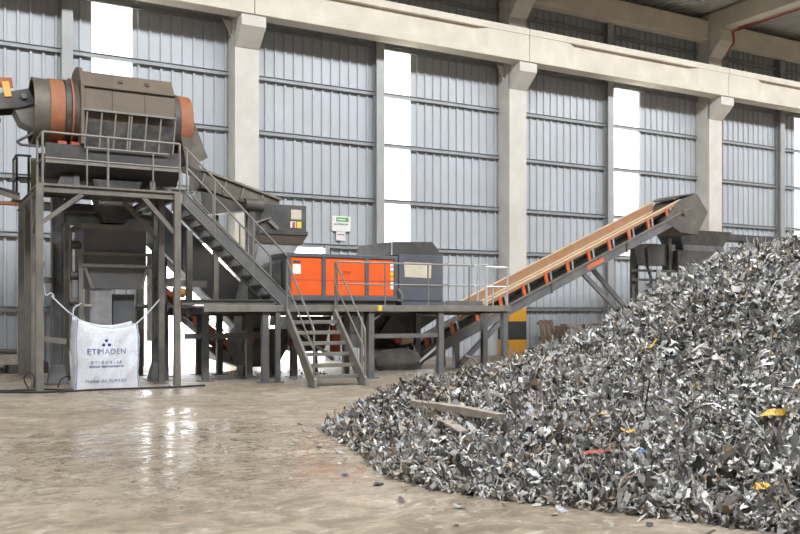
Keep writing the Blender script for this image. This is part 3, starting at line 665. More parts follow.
link('belt', MB().prism(band(5.3, 2.12, 7.4, .30, .14), 21.55, 22.1), M['rubber'], oc)
for y in (21.5, 22.13): link('side_frame', MB().prism(band(5.3, 2.28, 7.35, .52, .16), y-.02, y+.02), M['orange2'], oc)
link('lower_frame', MB().prism(band(5.3, 1.86, 7.45, .14, .16), 21.46, 21.52), M['chute'], oc)
link('tail_cover', MB().hexa([(6.75, 21.3, .3), (7.55, 21.3, -.0+.04), (7.55, 22.2, .04), (6.75, 22.2, .3), (6.35, 21.3, .72), (7.5, 21.3, .34), (7.5, 22.2, .34), (6.35, 22.2, .72)]), M['chute'], oc, bevel=.01)
link('tail_bearing', MB().prism([(7.1+.08*math.cos(a*PI/6), .38+.08*math.sin(a*PI/6)) for a in range(12)], 21.24, 21.3), M['dark'], oc)
for t in (.15, .4, .65, .85): link('idler_bracket', MB().bar((5.3+2.0*t, 21.45, 2.2-1.78*t), (5.36+2.0*t, 21.45, 1.86-1.76*t), .07, .05), M['orange2'], oc)
for x in (5.5, 6.85): link('support_leg', B(x-.05, x+.05, 21.7, 21.8, 0, 1.8 if x < 6 else .55), M['steel'], oc)
gr = link('guard_rail', MB().bar((6.0, 22.3, 2.0), (7.4, 22.3, .85), .03, .03), M['dark'], oc)
link('guard_rail_low', MB().bar((6.0, 22.3, 1.65), (7.4, 22.3, .5), .03, .03), M['dark'], gr)
for i in range(8):
    t = (i+.5)/8; link('guard_bar', MB().bar((6+1.4*t, 22.3, 1.98-1.15*t), (5.9+1.4*t, 22.3, 1.66-1.15*t), .025, .025), M['dark'], gr)
mo = tag(link('gear_motor', MB().lathe_x([(5.55, .02), (5.55, .12), (5.8, .12), (5.86, .08), (5.95, .08), (5.95, .02)], 21.2, 2.0, 16), M['motor'], None, (5.7, 21.2, 1.9), smooth=True), 'amber gear motor glimpsed between the right tower legs', 'motor')
tb = thing('collection_tub', 'dark dented collection tub below the stair platform', 'tub', (7.3, 20.1, 0))
link('tub_body', MB().hexa([(6.9, 19.75, .22), (7.7, 19.75, .22), (7.7, 20.6, .22), (6.9, 20.6, .22), (6.75, 19.6, .75), (7.95, 19.6, .75), (7.95, 20.8, .75), (6.75, 20.8, .75)]).hexa([(6.75, 19.6, .75), (7.95, 19.6, .75), (7.95, 20.8, .75), (6.75, 20.8, .75), (6.85, 19.65, 1.12), (7.9, 19.65, 1.12), (7.9, 20.75, 1.12), (6.85, 20.75, 1.12)]), M['drum'], tb, bevel=.03)
link('neck', B(6.82, 7.42, 19.8, 20.4, 1.1, 1.5), M['hopper'], tb)
for x in (6.95, 7.65): link('foot', B(x-.06, x+.06, 19.9, 20.4, 0, .25), M['dark'], tb)
link('white_guard', MB().prism([(7.55, 1.2), (7.85, 1.2), (7.8, 1.5), (7.58, 1.5)], 19.9, 19.94), M['white'], tb)
for x in (6.95, 7.9): link('hose', MB().tube([(x, 19.55, 1.15), (x+.06, 19.5, .9), (x-.04, 19.52, .72)], .04, 8, .1), M['orange2'], tb, smooth=True)

# ------------------------------------------------------------------ under the platform
ub = thing('transfer_bin', 'black transfer bin and rollers under the right half of the platform', 'bin', (10.7, 19.4, 0))
link('bin', MB().hexa([(9.9, 19.3, .95), (11.2, 19.3, .95), (11.2, 20.4, .95), (9.9, 20.4, .95), (9.6, 19.2, 1.43), (12.0, 19.2, 1.43), (12.0, 20.6, 1.43), (9.6, 20.6, 1.43)]), M['dark'], ub)
link('skirt', B(9.85, 11.15, 19.25, 20.4, .62, .96), M['rubber'], ub)
link('gusset', MB().prism([(10.1, 1.0), (10.9, .98), (10.6, 1.38), (10.45, 1.42)], 19.05, 19.15), M['anth'], ub)
link('red_pulley', MB().prism([(10.58+.11*math.cos(a*PI/6), .84+.11*math.sin(a*PI/6)) for a in range(12)], 18.95, 19.2), M['redst'], ub)
link('pale_deflector', MB().prism([(10.66, .70), (10.98, .74), (11.05, .86), (10.72, .92)], 18.98, 19.05), M['skirtedge'], ub)
for x in (10.02, 11.1): link('leg', B(x-.05, x+.05, 19.5, 19.6, 0, .65), M['dark'], ub)
link('orange_plate', B(9.05, 9.3, 19.6, 19.7, .5, 1.2), M['orange2'], ub)
wc = thing('waste_chute', 'dark waste chute with a pale diagonal pipe behind the front stair', 'chute', (8.5, 20.2, 0))
link('body', MB().hexa([(8.2, 19.9, .55), (9.0, 19.9, .55), (9.0, 20.6, .55), (8.2, 20.6, .55), (7.95, 19.8, 1.42), (9.15, 19.8, 1.42), (9.15, 20.65, 1.42), (7.95, 20.65, 1.42)]), M['dark'], wc, bevel=.01)
link('pale_pipe', MB().tube([(8.0, 19.6, 1.25), (8.6, 19.6, .75), (9.1, 19.6, .35)], .05, 10, .1), M['galv'], wc, smooth=True)
for x in (8.3, 8.9): link('leg', B(x-.05, x+.05, 20.2, 20.3, 0, .6), M['steel'], wc)
link('red_cap', B(8.55, 8.68, 19.78, 19.86, 1.0, 1.2), M['s_red'], wc)
tc = thing('tail_housing', 'black rounded tail housing on the floor under the platform', 'machine housing', (10.6, 18.8, 0))
link('shell', MB().prism([(9.75, .2), (10.0, .12), (10.9, .12), (11.03, .3), (10.9, .52), (10.5, .66), (9.9, .62), (9.7, .42)], 18.5, 19.2), M['dark'], tc, bevel=.03)
link('skid', B(9.6, 11.4, 18.55, 18.65, .0, .10), M['galv'], tc); 
for x in (9.95, 10.85): link('foot', B(x-.06, x+.06, 18.7, 19.1, 0, .14), M['dark'], tc)
link('chute_edge', MB().bar((10.9, 18.45, .3), (11.4, 18.45, .66), .03, .05), M['galv'], tc)

# ------------------------------------------------------------------ main inclined belt conveyor
cv = thing('belt_conveyor', 'long inclined belt conveyor with tan skirt boards rising right past the columns', 'conveyor', (16.5, 20.2, 0))
SL = .437
def zl(x): return 2.22+SL*(x-16.36)
def rail_(xa, xb, off0, off1): return [(xa, zl(xa)+off0), (xb, zl(xb)+off0), (xb, zl(xb)+off1), (xa, zl(xa)+off1)]
for y in (19.7, 20.66):
    s = link('side_girder', MB().prism(rail_(11.6, 21.9, 0, .30), y-.03, y+.03), M['steel'], cv, bevel=.006)
    link('girder_flange', MB().prism(rail_(11.6, 21.6, .285, .315), y-.08, y+.05), M['rail'], s)
link('belt', MB().prism(rail_(11.4, 21.6, .48, .53), 19.84, 20.52), M['rubber'], cv)
link('return_belt', MB().prism(rail_(11.5, 21.6, .05, .08), 19.84, 20.52), M['rubber'], cv)
ns = link('skirt_board', MB().prism(rail_(12.9, 21.25, .60, .70), 19.72, 19.76), M['skirt'], cv)
link('skirt_edge', MB().prism(rail_(12.9, 21.25, .69, .73), 19.70, 19.78), M['skirtedge'], ns)
fsk = link('skirt_board', MB().prism(rail_(13.3, 20.95, .56, .84), 20.58, 20.62), M['skirt'], cv)
link('skirt_edge', MB().prism(rail_(13.3, 20.95, .83, .86), 20.56, 20.64), M['skirtedge'], fsk)
link('skirt_foot', MB().prism(rail_(13.3, 20.9, .52, .575), 20.53, 20.6), M['skirtedge'], fsk)
x = 11.9; 
while x < 21.4:
    z = zl(x)
    ib = link('idler_bracket', MB().bar((x, 19.72, z+.31), (x-.07, 19.72, z+.62), .05, .10, (1, 0, 0)), M['orange2'], cv)
    link('roller', MB().tube([(x+.02, 19.80, z+.50), (x+.0, 20.1, z+.42), (x+.0, 20.3, z+.42), (x+.02, 20.6, z+.50)], .055, 10), M['rubber'], ib, smooth=True)
    link('roller_end', MB().bar((x+.18, 19.74, z+.40), (x+.14, 19.74, z+.66), .03, .06, (1, 0, 0)), M['chute'], ib)
    x += .80
link('name_plate', MB().prism(rail_(17.35, 18.0, .08, .22), 19.655, 19.672), M['orange2'], cv)['label'] = 'orange plate on the girder'
for xx in (16.0, 18.9): link('splice_plate', MB().prism(rail_(xx, xx+.07, -.02, .33), 19.64, 19.675), M['anth'], cv)
hz = link('head_hood', MB().prism([(20.5, zl(20.5)+.32), (21.15, zl(21.15)+.72), (21.95, 5.30), (22.45, 4.72), (21.95, 3.98), (21.2, 4.02)], 19.66, 20.7), M['headhood'], cv, bevel=.012)
link('head_pulley', MB().prism([(21.35+.09*math.cos(a*PI/8), 4.66+.09*math.sin(a*PI/8)) for a in range(16)], 19.6, 19.66), M['drum'], hz)
link('hood_top', MB().prism([(21.0, 5.10), (21.3, 5.22), (21.95, 5.33), (21.95, 5.29), (21.3, 5.17), (21.0, 5.05)], 19.75, 20.72), M['dark'], cv)
link('tail_pulley', MB().tube([(11.55, 19.62, .30), (11.55, 20.74, .30)], .20, 20), M['rubber'], cv, smooth=True)
for a, b_ in (((17.3, 19.75, 2.62), (19.35, 19.75, 1.0)), ((18.2, 20.6, 3.0), (20.4, 20.6, 1.1)), ((14.3, 19.75, 1.25), (12.95, 19.75, .12))):
    link('support_strut', MB().bar(a, b_, .08, .14), M['steel'], cv)
link('tail_leg', B(12.8, 12.95, 19.78, 19.92, 0, .75), M['steel'], cv)
link('tail_leg', B(12.8, 12.95, 20.5, 20.64, 0, .75), M['steel'], cv)
for xx, zz in ((19.35, 1.05), (20.4, 1.15)):
    for yy in (19.75, 20.6): link('support_leg', B(xx-.06, xx+.06, yy-.06, yy+.06, 0, zz), M['steel'], cv)
tag(link('discharge_hose', MB().tube([(12.95, 19.5, .35), (13.15, 19.4, .28), (13.25, 19.35, .12), (13.27, 19.3, .02)], .03, 8, .1), M['white'], None, (13.1, 19.4, 0), smooth=True), 'short white hose drooping from the conveyor tail foot', 'hose')

# right hopper under the conveyor head
rh = thing('receiving_hopper', 'dark flared receiving hopper on a frame below the conveyor head', 'hopper', (22.9, 20.6, 0))
link('tray', MB().hexa([(22.65, 20.9, 3.62), (24.5, 20.9, 3.62), (24.5, 21.7, 3.62), (22.65, 21.7, 3.62), (22.35, 20.76, 4.27), (24.9, 20.76, 4.27), (24.9, 21.9, 4.27), (22.35, 21.9, 4.27)]), M['dark'], rh, bevel=.01)
link('tray_band', B(22.6, 24.55, 20.82, 20.9, 3.57, 3.76), M['steel'], rh)
link('side_box', MB().prism([(21.0, 3.75), (22.3, 3.75), (22.3, 3.2), (22.1, 3.05), (21.1, 3.05)], 20.9, 21.5), M['hopper'], rh, bevel=.01)
link('lower_tray', MB().prism([(22.2, 3.55), (24.0, 3.55), (23.4, 3.1), (22.6, 2.9), (22.2, 2.9)], 20.7, 21.4), M['dark'], rh)
for x, y in ((21.95, 20.85), (20.4, 20.95), (21.1, 21.5), (24.2, 21.5)): post(rh, x, y, 3.95, .11, .11, 'dark')
for z in (2.55, 2.85): link('cross_bar', MB().bar((20.2, 20.8, z), (23.9, 20.8, z), .06, .08), M['dark'], rh)
link('hanging_plate', MB().prism([(21.2, 2.2), (21.5, 2.1), (21.55, 2.75), (21.25, 2.95)], 20.7, 20.74), M['chute'], rh)
link('hose', MB().tube([(20.95, 20.9, 3.6), (20.9, 20.8, 3.0), (21.1, 20.8, 2.6), (21.0, 20.8, 1.9)], .05, 8, .15), M['rubber'], rh, smooth=True)
bc = thing('covered_conveyor', 'dark flat conveyor showing just over the scrap heap crest', 'conveyor', (27, 22.2, 0))
link('frame', B(24.6, 29.6, 22.0, 22.6, 4.12, 4.36), M['dark'], bc)
for x in (25.0, 27.2, 29.4): link('support_leg', B(x-.06, x+.06, 22.2, 22.35, 0, 4.12), M['steel'], bc)

# ------------------------------------------------------------------ pallets, boxes, sign, cables
def pallet(name, label, loc, w, h, tilt, rot, m='wood', planks=6):
    p = thing(name, label, 'pallet', loc, None)
    def tr_(mb):
        R = Matrix.Rotation(rot, 3, 'Z') @ Matrix.Rotation(tilt, 3, 'X')
        mb.v = [tuple(R @ Vector(q)+Vector(loc)) for q in mb.v]; return mb
    for i in range(planks):
        x = -w/2+w*(i+.5)/planks; link('board', tr_(B(x-w/planks*.4, x+w/planks*.4, -.02, .0, .02, h)), M[m], p)
    for z in (.1, h/2, h-.1): link('bearer', tr_(B(-w/2, w/2, 0, .09, z-.05, z+.05)), M[m], p)
    p.rotation_euler = (0, 0, 0); return p
pallet('wooden_pallet', 'narrow wooden pallet leaning on the wall beside the yellow column base', (18.95+.35, 23.75, 0), .62, 1.25, math.radians(-14), math.radians(-4), 'wood', 3)
cr = thing('wooden_crate', 'broken brown wooden crate against the wall behind the scrap heap', 'crate', (20.4, 23.9, 0))
for z in (.12, .42, .72, .98): link('slat', B(19.85, 21.35, 23.7, 23.74, z-.07, z+.07), M['wood'], cr)
for x in (19.9, 20.6, 20.85, 21.3): link('batten', B(x-.06, x+.06, 23.64, 23.70, 0, 1.08), M['wood'], cr)
for x in (19.88, 21.32): link('end_board', B(x-.03, x+.03, 23.74, 24.2, 0, 1.0), M['wood'], cr)
link('broken_board', MB().bar((19.9, 23.6, .55), (20.7, 23.6, .15), .03, .12), M['palewood'], cr)
link('lid', MB().bar((19.9, 23.8, 1.05), (21.4, 23.8, .86), .3, .05), M['wood'], cr)
lb = thing('timber_box', 'brown timber box on dark sleepers by the wall at far left', 'box', (1.9, 23.8, 0))
link('box', B(1.3, 2.36, 23.5, 24.3, .22, .46), M['palewood'], lb, bevel=.01)
for x in (1.5, 2.2): link('sleeper', B(x-.12, x+.12, 23.4, 24.35, 0, .22), M['dark'], lb)
tag(link('tarpaulin', MB().tube([(1.5, 23.8, .525), (1.8, 23.85, .56), (2.1, 23.9, .53), (2.3, 23.95, .525)], .06, 8), M['dark'], None, (1.9, 23.9, .46), smooth=True), 'dark crumpled tarpaulin on top of the timber box', 'tarpaulin')
tag(link('sleeper_block', B(2.75, 3.0, 23.4, 24.2, 0, .26), M['dark'], None, (2.8, 23.8, 0), .02), 'dark timber sleeper on the floor right of the timber box', 'sleeper')

sg = thing('wall_sign', 'white wall sign with a green header above the orange box', 'sign', (11.7, 24.6, 3.9))
link('board', B(11.38, 12.02, 24.60, 24.62, 4.03, 4.50), M['white'], sg)
link('green_header', B(11.52, 11.95, 24.592, 24.60, 4.33, 4.46), M['green'], sg)
link('logo_box', B(11.40, 11.49, 24.592, 24.60, 4.35, 4.46), M['pink'], sg)
link('header_line', B(11.56, 11.83, 24.588, 24.592, 4.375, 4.405), M['white'], sg)
text('lettering', 'ALÜMİNYUM', .085, M['ink'], (11.68, 24.594, 4.24), sg, None, 1.0, 1.0)
for z in (4.15, 4.09): link('text_line', B(11.5, 11.9, 24.594, 24.60, z-.008, z+.008), M['pink'], sg)
link('tear_sheet', B(11.52, 11.84, 24.60, 24.62, 3.74, 4.02), M['pink'], sg)
link('sheet_line', B(11.56, 11.80, 24.594, 24.60, 3.91, 3.93), M['ink'], sg)

def cable(name, pts, r, label):
    tag(link(name, MB().tube(pts, r, 6, .25), M['cable'], None, pts[0], smooth=True), label, 'cable')
cable('power_cable', [(.6, 18.3, .02), (1.5, 18.1, .02), (2.1, 17.75, .02), (2.6, 17.7, .02), (3.1, 17.8, .02), (3.8, 17.72, .02), (4.5, 17.6, .02), (5.3, 17.7, .02)], .02, 'black cable lying across the floor in front of the white bag')
cable('power_cable', [(.5, 18.6, .02), (1.4, 18.45, .02), (2.35, 18.3, .02), (2.55, 18.1, .02), (2.75, 17.9, .02)], .018, 'black cable running from the left edge to the tower foot')
cable('hose_loop', [(2.0, 18.6, .025), (1.9, 18.5, .25), (2.0, 18.45, .38), (2.12, 18.5, .25), (2.1, 18.55, .025)], .012, 'thin dark hose loop standing beside the left tower leg')
cable('hose_loop', [(2.55, 18.6, .02), (2.62, 18.6, .2), (2.75, 18.6, .26), (2.9, 18.6, .16), (2.96, 18.6, .02)], .012, 'thin dark hose loop at the bag side of the tower')

# ------------------------------------------------------------------ the scrap heap
YAW = math.atan2(1551, 870); SB, CB = math.sin(YAW), math.cos(YAW)
PK0 = np.array((10.58, 7.82)); PK1 = np.array((13.9, 5.95)); SM = np.array((5.90, 9.88))
PR = [0, .5, 1, 1.55, 2.1, 2.5, 3.2, 4.0, 4.5, 5.2, 5.9, 6.45, 7.2]
PH = [2.47, 2.42, 2.28, 1.95, 1.56, 1.26, .94, .70, .56, .40, .22, 0, -.2]
def lump(x, y):
    return (.06*np.sin(2.1*x+1.3*y)*np.sin(1.7*y-.6*x+1)+.04*np.sin(4.3*x-2.2*y+.5)*np.sin(3.9*y+1.1*x)+.025*np.sin(9.1*x+3*y)*np.sin(8.3*y-2*x))
def hgt(x, y):
    x = np.asarray(x, float); y = np.asarray(y, float)
    p = np.stack([x, y], -1); d = PK1-PK0; t = np.clip(((p-PK0)@d)/(d@d), 0, 1)
    r = np.linalg.norm(p-(PK0+t[..., None]*d), axis=-1)
    ang = np.arctan2(y-7.8, x-10.6)
    r = r+.16*np.sin(5*ang+.6)+.10*np.sin(11*ang)
    h = np.interp(r, PR, PH)
    r2 = np.linalg.norm((p-SM)/np.array((1.0, 1.25)), axis=-1)
    h = np.maximum(h, .44*np.exp(-(r2/.8)**2)+h*.5*np.exp(-(r2/1.0)**2)-.02)
    return np.where(h > .02, h+lump(x, y)*np.clip(h/.4, 0, 1), h)
G = 110
gx = np.linspace(3, 17.5, G); gy = np.linspace(-.5, 15, G)
X_, Y_ = np.meshgrid(gx, gy, indexing='ij'); H_ = hgt(X_, Y_)
core = MB(); Hc = np.where(H_ > .01, np.maximum(H_-.07, -.05), -.05)
idx = lambda i, j: i*G+j
keep = [(idx(i, j), idx(i+1, j), idx(i+1, j+1), idx(i, j+1)) for i in range(G-1) for j in range(G-1) if max(Hc[i, j], Hc[i+1, j], Hc[i+1, j+1], Hc[i, j+1]) > -.04]
core.add(list(zip(X_.ravel(), Y_.ravel(), Hc.ravel())), keep)
hp_ = link('scrap_heap', core, M['heap'], None, (10.6, 7.8, 0), smooth=True)
tag(hp_, 'big grey heap of shredded aluminium scrap filling the right foreground', 'scrap heap', None, 'stuff')

rng = np.random.default_rng(11)
def frames(nrm, tilt, n):
    """random orthonormal frames whose third axis is near nrm"""
    w = nrm+rng.normal(0, 1, (n, 3))*tilt[:, None]; w /= np.linalg.norm(w, axis=1)[:, None]
    u = rng.normal(0, 1, (n, 3)); u -= w*(u*w).sum(1)[:, None]; u /= np.linalg.norm(u, axis=1)[:, None]
    return u, np.cross(w, u), w
def normal_at(x, y):
    e = .06; nx = -(hgt(x+e, y)-hgt(x-e, y))/(2*e); ny = -(hgt(x, y+e)-hgt(x, y-e))/(2*e)
    v = np.stack([nx, ny, np.ones_like(nx)], -1); return v/np.linalg.norm(v, axis=-1)[:, None]
PAL = np.array([(.66, .67, .69), (.48, .485, .49), (.33, .332, .335), (.07, .071, .078), (.16, .16, .165), (.47, .41, .33), (.26, .19, .13), (.38, .42, .48), (.80, .80, .79), (.56, .54, .49)])
PW0 = np.array([.24, .22, .13, .06, .07, .07, .03, .05, .08, .06]); PW0 /= PW0.sum()
PW1 = np.array([.10, .16, .16, .11, .12, .15, .10, .01, .03, .10]); PW1 /= PW1.sum()

def chips(n):
    # candidate positions, kept where the heap stands and faces the camera side
    cx = rng.uniform(3.6, 15.2, n*6); cy = rng.uniform(.2, 13.6, n*6)
    h = hgt(cx, cy); dep = CB*cx+SB*cy; lat = SB*cx-CB*cy
    ok = (h > .015) & (lat/dep < .70) & (lat/dep > -.30) & (dep < 14.2)
    pkeep = np.clip((8.6/dep)**1.6, .15, 1.2)*.8
    ok &= rng.uniform(0, 1, n*6) < pkeep
    k = np.flatnonzero(ok)[:n]; return cx[k], cy[k], h[k], dep[k]
N = 76000
cx, cy, ch, dep = chips(N); N = len(cx)
L = np.clip(rng.lognormal(math.log(.078), .48, N), .028, .26); W = np.clip(L*rng.uniform(.15, .55, N), .010, .058)
rib = rng.uniform(0, 1, N) < .28
L = np.where(rib, np.clip(L*1.7, .08, .28), L); W = np.where(rib, rng.uniform(.008, .022, N), W)
U, Vv, Wn = frames(normal_at(cx, cy), rng.uniform(.25, 1.1, N), N)
C = np.stack([cx, cy, ch+rng.uniform(-.045, .04, N)], -1)
NU_, NV_ = 6, 2
kap = rng.normal(0, 1.9, N); twi = rng.normal(0, 1.5, N); fold = rng.normal(0, .5, N)
verts = np.zeros((N, NU_*NV_, 3))
for a in range(NU_):
    s = a/(NU_-1)-.5
    for c in range(NV_):
        t = c-.5
        wid = W*(1-.55*abs(2*s)**2*rng.uniform(0, 1, N))
        pu = L*s*(1-np.minimum(.10*kap**2*abs(s), .5)); pz = L*(kap*(s*s-.1)+fold*abs(s)+.085*rng.normal(0, 1, N)); pv = wid*t*np.cos(twi*s)+(.16*W+.02*L)*rng.normal(0, 1, N); pz = pz+wid*t*np.sin(twi*s*2)
        verts[:, a*NV_+c] = C+U*pu[:, None]+Vv*pv[:, None]+Wn*pz[:, None]
verts[:, :, 2] = np.maximum(verts[:, :, 2], .004)
q = np.array([(a*NV_, (a+1)*NV_, (a+1)*NV_+1, a*NV_+1) for a in range(NU_-1)])
faces = (np.arange(N)[:, None, None]*(NU_*NV_)+q[None]).reshape(-1, 4)
left = 1.2*np.exp(-(((cx-5.6)/1.8)**2+((cy-10.0)/2.6)**2)) + np.clip((cy-9.2-.0*cx)/3, 0, .8)
use1 = rng.uniform(0, 1, N) < np.clip(left, 0, 1)
ci = np.where(use1, rng.choice(len(PAL), N, p=PW1), rng.choice(len(PAL), N, p=PW0))
colr = PAL[ci]*rng.uniform(.60, 1.12, (N, 1))*np.array([[1.0, .975, .93]])
def np_mesh(name, verts, faces, m, off, cols=None):
    me = bpy.data.meshes.new(name); nv = len(verts); nf = len(faces)
    me.vertices.add(nv); me.vertices.foreach_set('co', (verts-np.array(off)).astype(np.float32).ravel())
    me.loops.add(nf*4); me.loops.foreach_set('vertex_index', faces.astype(np.int32).ravel())
    me.polygons.add(nf); me.polygons.foreach_set('loop_start', np.arange(0, nf*4, 4, dtype=np.int32))
    me.update(calc_edges=True)
    if cols is not None:
        at = me.color_attributes.new('tint', 'FLOAT_COLOR', 'POINT')
        at.data.foreach_set('color', np.concatenate([cols, np.ones((nv, 1))], 1).astype(np.float32).ravel())
    me.materials.append(m); return me
me = np_mesh('heap_shreds', verts.reshape(-1, 3), faces, M['scrap'], (10.6, 7.8, 0), np.repeat(colr, NU_*NV_, 0))
o = bpy.data.objects.new('heap_shreds', me); COL.objects.link(o); o.parent = hp_; o['kind'] = 'stuff'

# larger single pieces, one object each
def shred_mesh(kind, L_, W_, m, seed):
    r = random.Random(seed); mb = MB(); n = 9; vs = []
    for i in range(n):
        s = i/(n-1)-.5
        for c in (-.5, .5):
            w = W_*(1-.35*abs(2*s)**2)*(1+r.uniform(-.2, .2))
            if kind == 'curl': a = s*3.6; p = (L_*.30*math.sin(a), c*w, L_*.30*(1-math.cos(a)))
            elif kind == 'twist': a = s*2.4; p = (L_*s, c*w*math.cos(a), c*w*math.sin(a)+.12*L_*math.cos(3*s))
            elif kind == 'bent': p = (L_*s*.85, c*w, L_*.35*abs(s)+r.uniform(-.006, .006))
            else: p = (L_*s, c*w*1.5, r.uniform(-.10, .10)*W_*2)
            vs.append(p)
    fs = [(2*i, 2*i+2, 2*i+3, 2*i+1) for i in range(n-1)]
    t = .004; k = len(vs)
    vs2 = vs+[(x, y, z-t) for x, y, z in vs]
    fs2 = fs+[tuple(q+k for q in f[::-1]) for f in fs]
    rim = [2*i for i in range(n)]+[2*i+1 for i in range(n-1, -1, -1)]
    fs2 += [(rim[i], rim[(i+1) % len(rim)], rim[(i+1) % len(rim)]+k, rim[i]+k)[::-1] for i in range(len(rim))]
    mb.add(vs2, fs2); me = bpy.data.meshes.new('scrap_shred'); me.from_pydata(mb.v, [], mb.f); me.update(); me.materials.append(m)
    return me
KIND = {'curl': 'curled', 'twist': 'twisted', 'bent': 'folded', 'plate': 'flat torn'}
COLN = {'s_bright': 'bright silver', 's_grey': 'dull grey', 's_dark': 'blackened', 's_tan': 'dusty tan', 's_white': 'white painted'}
def basis(u, v, w, p):
    return Matrix(((u[0], v[0], w[0], p[0]), (u[1], v[1], w[1], p[1]), (u[2], v[2], w[2], p[2]), (0, 0, 0, 1)))
protos = {}
def put_shred(kind, mk, x, y, zoff, size, group, label, cat='scrap piece', ratio=.3, ang=None, tilt=.5, name='scrap_shred', bits=None):
    key = (kind, mk, round(ratio, 2), bits)
    if key not in protos: protos[key] = shred_mesh(kind, 1.0, ratio, M[mk], len(protos)+3)
    X1 = np.array([x]); Y1 = np.array([y]); nn = normal_at(X1, Y1) if hgt(X1, Y1)[0] > .03 else np.array([[0, 0, 1.0]])
    u, v, w = frames(nn, np.array([tilt]), 1)
    if ang is not None:
        d = np.array([[SB*math.cos(ang)+0, -CB*math.cos(ang), math.sin(ang)]]); w = nn; d = d-w*(d*w).sum(); u = d/np.linalg.norm(d); v = np.cross(w, u)
    o = bpy.data.objects.new(name, protos[key]); COL.objects.link(o)
    z = max(float(hgt(X1, Y1)[0]), 0)+zoff
    o.matrix_world = basis(u[0]*size, v[0]*size, w[0]*size, (x, y, z))
    tag(o, label, cat, group); return o
n = 0; rs = random.Random(5)
while n < 290:
    dpt = rs.uniform(6.3, 12.0); lat = rs.uniform(-.08, .46)*dpt
    x = SB*lat+CB*dpt; y = -CB*lat+SB*dpt
    h = float(hgt(np.array([x]), np.array([y]))[0])
    if h < .06 or rs.random() > (8.0/dpt)**2: continue
    kind = rs.choice(list(KIND)); mk = rs.choices(list(COLN), [.34, .28, .12, .13, .13])[0]
    nm = f'{COLN[mk]} {KIND[kind]} metal strip lying on the scrap heap'
    put_shred(kind, mk, x, y, rs.uniform(.02, .06), rs.uniform(.10, .21), f'{COLN[mk]} {KIND[kind]} strips on the heap', nm, ratio=rs.choice((.14, .26)))
    n += 1


for kind, mk, x, y, size, ratio, ang, label in (
    ('twist', 's_yellow', 6.88, 5.33, .36, .22, .3, 'large ochre yellow strip on the right side of the scrap heap'),
    ('plate', 's_yellow', 7.26, 6.53, .15, .30, .0, 'small bright yellow flake on the middle of the scrap heap'),
    ('bent', 's_yellow', 7.44, 7.35, .26, .25, .6, 'yellow folded scrap piece high on the heap slope'),
    ('curl', 's_yellow', 5.85, 4.93, .20, .14, 1.4, 'thin curled yellow strip standing low on the heap'),
    ('plate', 's_yellow', 5.66, 4.45, .13, .40, .2, 'yellow scrap chip near the heap foot at far right'),
    ('twist', 's_yellow', 5.71, 6.30, .18, .14, .1, 'thin mustard strip on the left flank of the scrap heap'),
    ('bent', 's_yellow', 5.66, 5.87, .15, .25, -.5, 'bent yellow scrap piece above the red strip'),
    ('plate', 's_red', 5.26, 5.84, .24, .16, .1, 'flat red strip low on the scrap heap'),
    ('plate', 's_blue', 5.53, 5.56, .13, .26, .3, 'small blue flake beside a white strip on the heap'),
    ('curl', 's_white', 5.50, 5.62, .16, .14, .1, 'white curled strip above the small blue flake'),
    ('twist', 's_brown', 5.12, 5.33, .30, .12, .5, 'rusty brown ribbon near the heap foot'),
    ('plate', 's_white', 7.48, 5.96, .20, .2, .2, 'white flat strip on the right flank below the crest'),
    ('twist', 's_bright', 7.83, 6.13, .34, .10, 1.0, 'long bright twisted ribbon leaning on the right flank of the heap'),
    ('bent', 's_bright', 6.19, 5.25, .20, .14, .2, 'bright bent sliver below the thin yellow strip'),
    ('curl', 's_white', 5.99, 4.43, .24, .16, .3, 'white curled strip at the lower right of the heap'),
    ('plate', 's_white', 7.9, 9.75, .34, .14, .05, 'long white strip lying near the wall side of the heap'),
    ('plate', 's_tan', 4.70, 9.35, .20, .4, .9, 'tan scrap plate at the left tip of the heap'),
    ('plate', 's_tan', 5.02, 7.33, .30, .35, .5, 'tan board scrap under the long grey plank'),
    ('bent', 's_white', 4.57, 7.37, .20, .5, .4, 'pale crumpled piece in the hollow below the plank'),
    ('bent', 's_bright', 6.0, 10.2, .26, .5, 1.2, 'bright crumpled sheet standing on the small left mound')):
    put_shred(kind, mk, x, y, .055, size, None, label, ratio=ratio, ang=ang, tilt=.3)
def plank(label, a, b_, w_, h_):
    a = np.array(a); b_ = np.array(b_)
    za = float(hgt(a[:1], a[1:])[0])+.07; zb = float(hgt(b_[:1], b_[1:])[0])+.10
    mb = MB(); n_ = 7; A = Vector((a[0], a[1], za)); Bv = Vector((b_[0], b_[1], zb)); d = (Bv-A); r_ = random.Random(int(w_*1000))
    side = d.cross(Vector((0, 0, 1))).normalized(); up = side.cross(d).normalized()
    vs = []
    for i in range(n_):
        c = A+d*(i/(n_-1)); q = w_/2*(1+r_.uniform(-.15, .15)); e = h_/2*(1+r_.uniform(-.2, .2)); c = c+up*r_.uniform(-.01, .01)
        if i in (0, n_-1): q *= .75
        vs += [c-side*q-up*e, c+side*q-up*e, c+side*q+up*e, c-side*q+up*e]
    fs = [(3, 2, 1, 0), (4*n_-4, 4*n_-3, 4*n_-2, 4*n_-1)]+[(4*i+k, 4*i+(k+1) % 4, 4*i+4+(k+1) % 4, 4*i+4+k) for i in range(n_-1) for k in range(4)]
    mb.add(vs, fs)
    return tag(link('plank', mb, M['palewood'], None, tuple(A), .006), label, 'plank')
plank('long grey weathered plank lying across the left part of the heap', (5.50, 9.45), (5.30, 7.30), .13, .09)
plank('short grey board slanting down below the long plank', (5.08, 8.15), (4.86, 7.35), .13, .03)
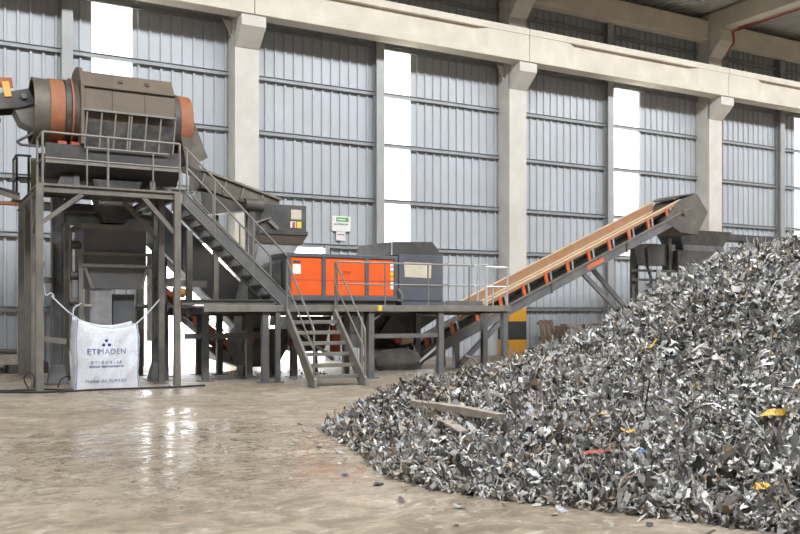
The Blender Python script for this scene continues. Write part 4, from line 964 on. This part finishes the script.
for x, y in ((4.72, 9.95), (4.26, 9.61), (3.83, 8.08), (3.92, 8.73), (3.83, 5.85), (4.75, 4.70), (4.5, 5.40), (4.67, 11.14), (3.55, 6.3), (4.2, 5.75), (4.9, 4.30), (3.62, 7.53), (4.0, 8.3), (4.1, 9.2), (3.9, 9.5), (3.7, 7.0), (3.75, 6.6), (4.35, 5.3), (4.1, 10.2), (4.45, 10.5), (3.6, 8.9), (3.5, 5.4), (4.3, 9.95), (4.15, 8.75)):
    put_shred(rs.choice(('bent', 'plate')), rs.choice(('s_grey', 's_dark', 's_tan')), x, y, .012, rs.uniform(.05, .15), 'loose shreds on the floor', 'small loose metal shred on the bare floor beside the heap foot', ratio=.4, tilt=.1)
for k in range(46):
    x = rs.uniform(6.7, 8.9); y = rs.uniform(18.6, 21.0)
    put_shred(rs.choice(('bent', 'plate', 'curl')), rs.choice(('s_bright', 's_grey', 's_dark')), x, y, .015, rs.uniform(.08, .2), 'spilled shreds under the platform', 'small metal shred spilled on the floor under the platform', ratio=.35, tilt=.15)
# ------------------------------------------------------------------ camera, light, view
cam = bpy.data.cameras.new('camera'); co = bpy.data.objects.new('camera', cam); COL.objects.link(co)
cam.sensor_width = 36; cam.lens = 870/800*36; cam.shift_y = (309-267)/800; cam.clip_end = 300
co.location = (0, 0, 1.6); co.rotation_euler = (PI/2, 0, YAW-PI/2)
S.camera = co

w = bpy.data.worlds.new('sky'); S.world = w; w.use_nodes = True
bgn = w.node_tree.nodes['Background']; bgn.inputs['Color'].default_value = (.95, .98, 1.0, 1); bgn.inputs['Strength'].default_value = 8.0
def strip(name, y, z, sx, sy, power, col, tilt):
    l = bpy.data.lights.new(name, 'AREA'); l.shape = 'RECTANGLE'; l.size = sx; l.size_y = sy; l.energy = power; l.color = col
    o = bpy.data.objects.new(name, l); COL.objects.link(o); o.location = (18, y, z); o.rotation_euler = (tilt, 0, 0)
strip('ridge_skylight', 5.4, 17.2, 76, 1.3, 9500, (.94, .97, 1.0), math.radians(62))
strip('camera_side_fill', 4.4, 17.7, 76, 2.0, 3600, (1.0, .97, .92), math.radians(-35))  # added unseen fill lamp for heap and floor, tilted away from the wall
vs_ = S.view_settings; vs_.view_transform = 'Standard'; vs_.look = 'None'; vs_.exposure = .16; vs_.gamma = 1; vs_.use_curve_mapping = False
S.cycles.use_denoising = True
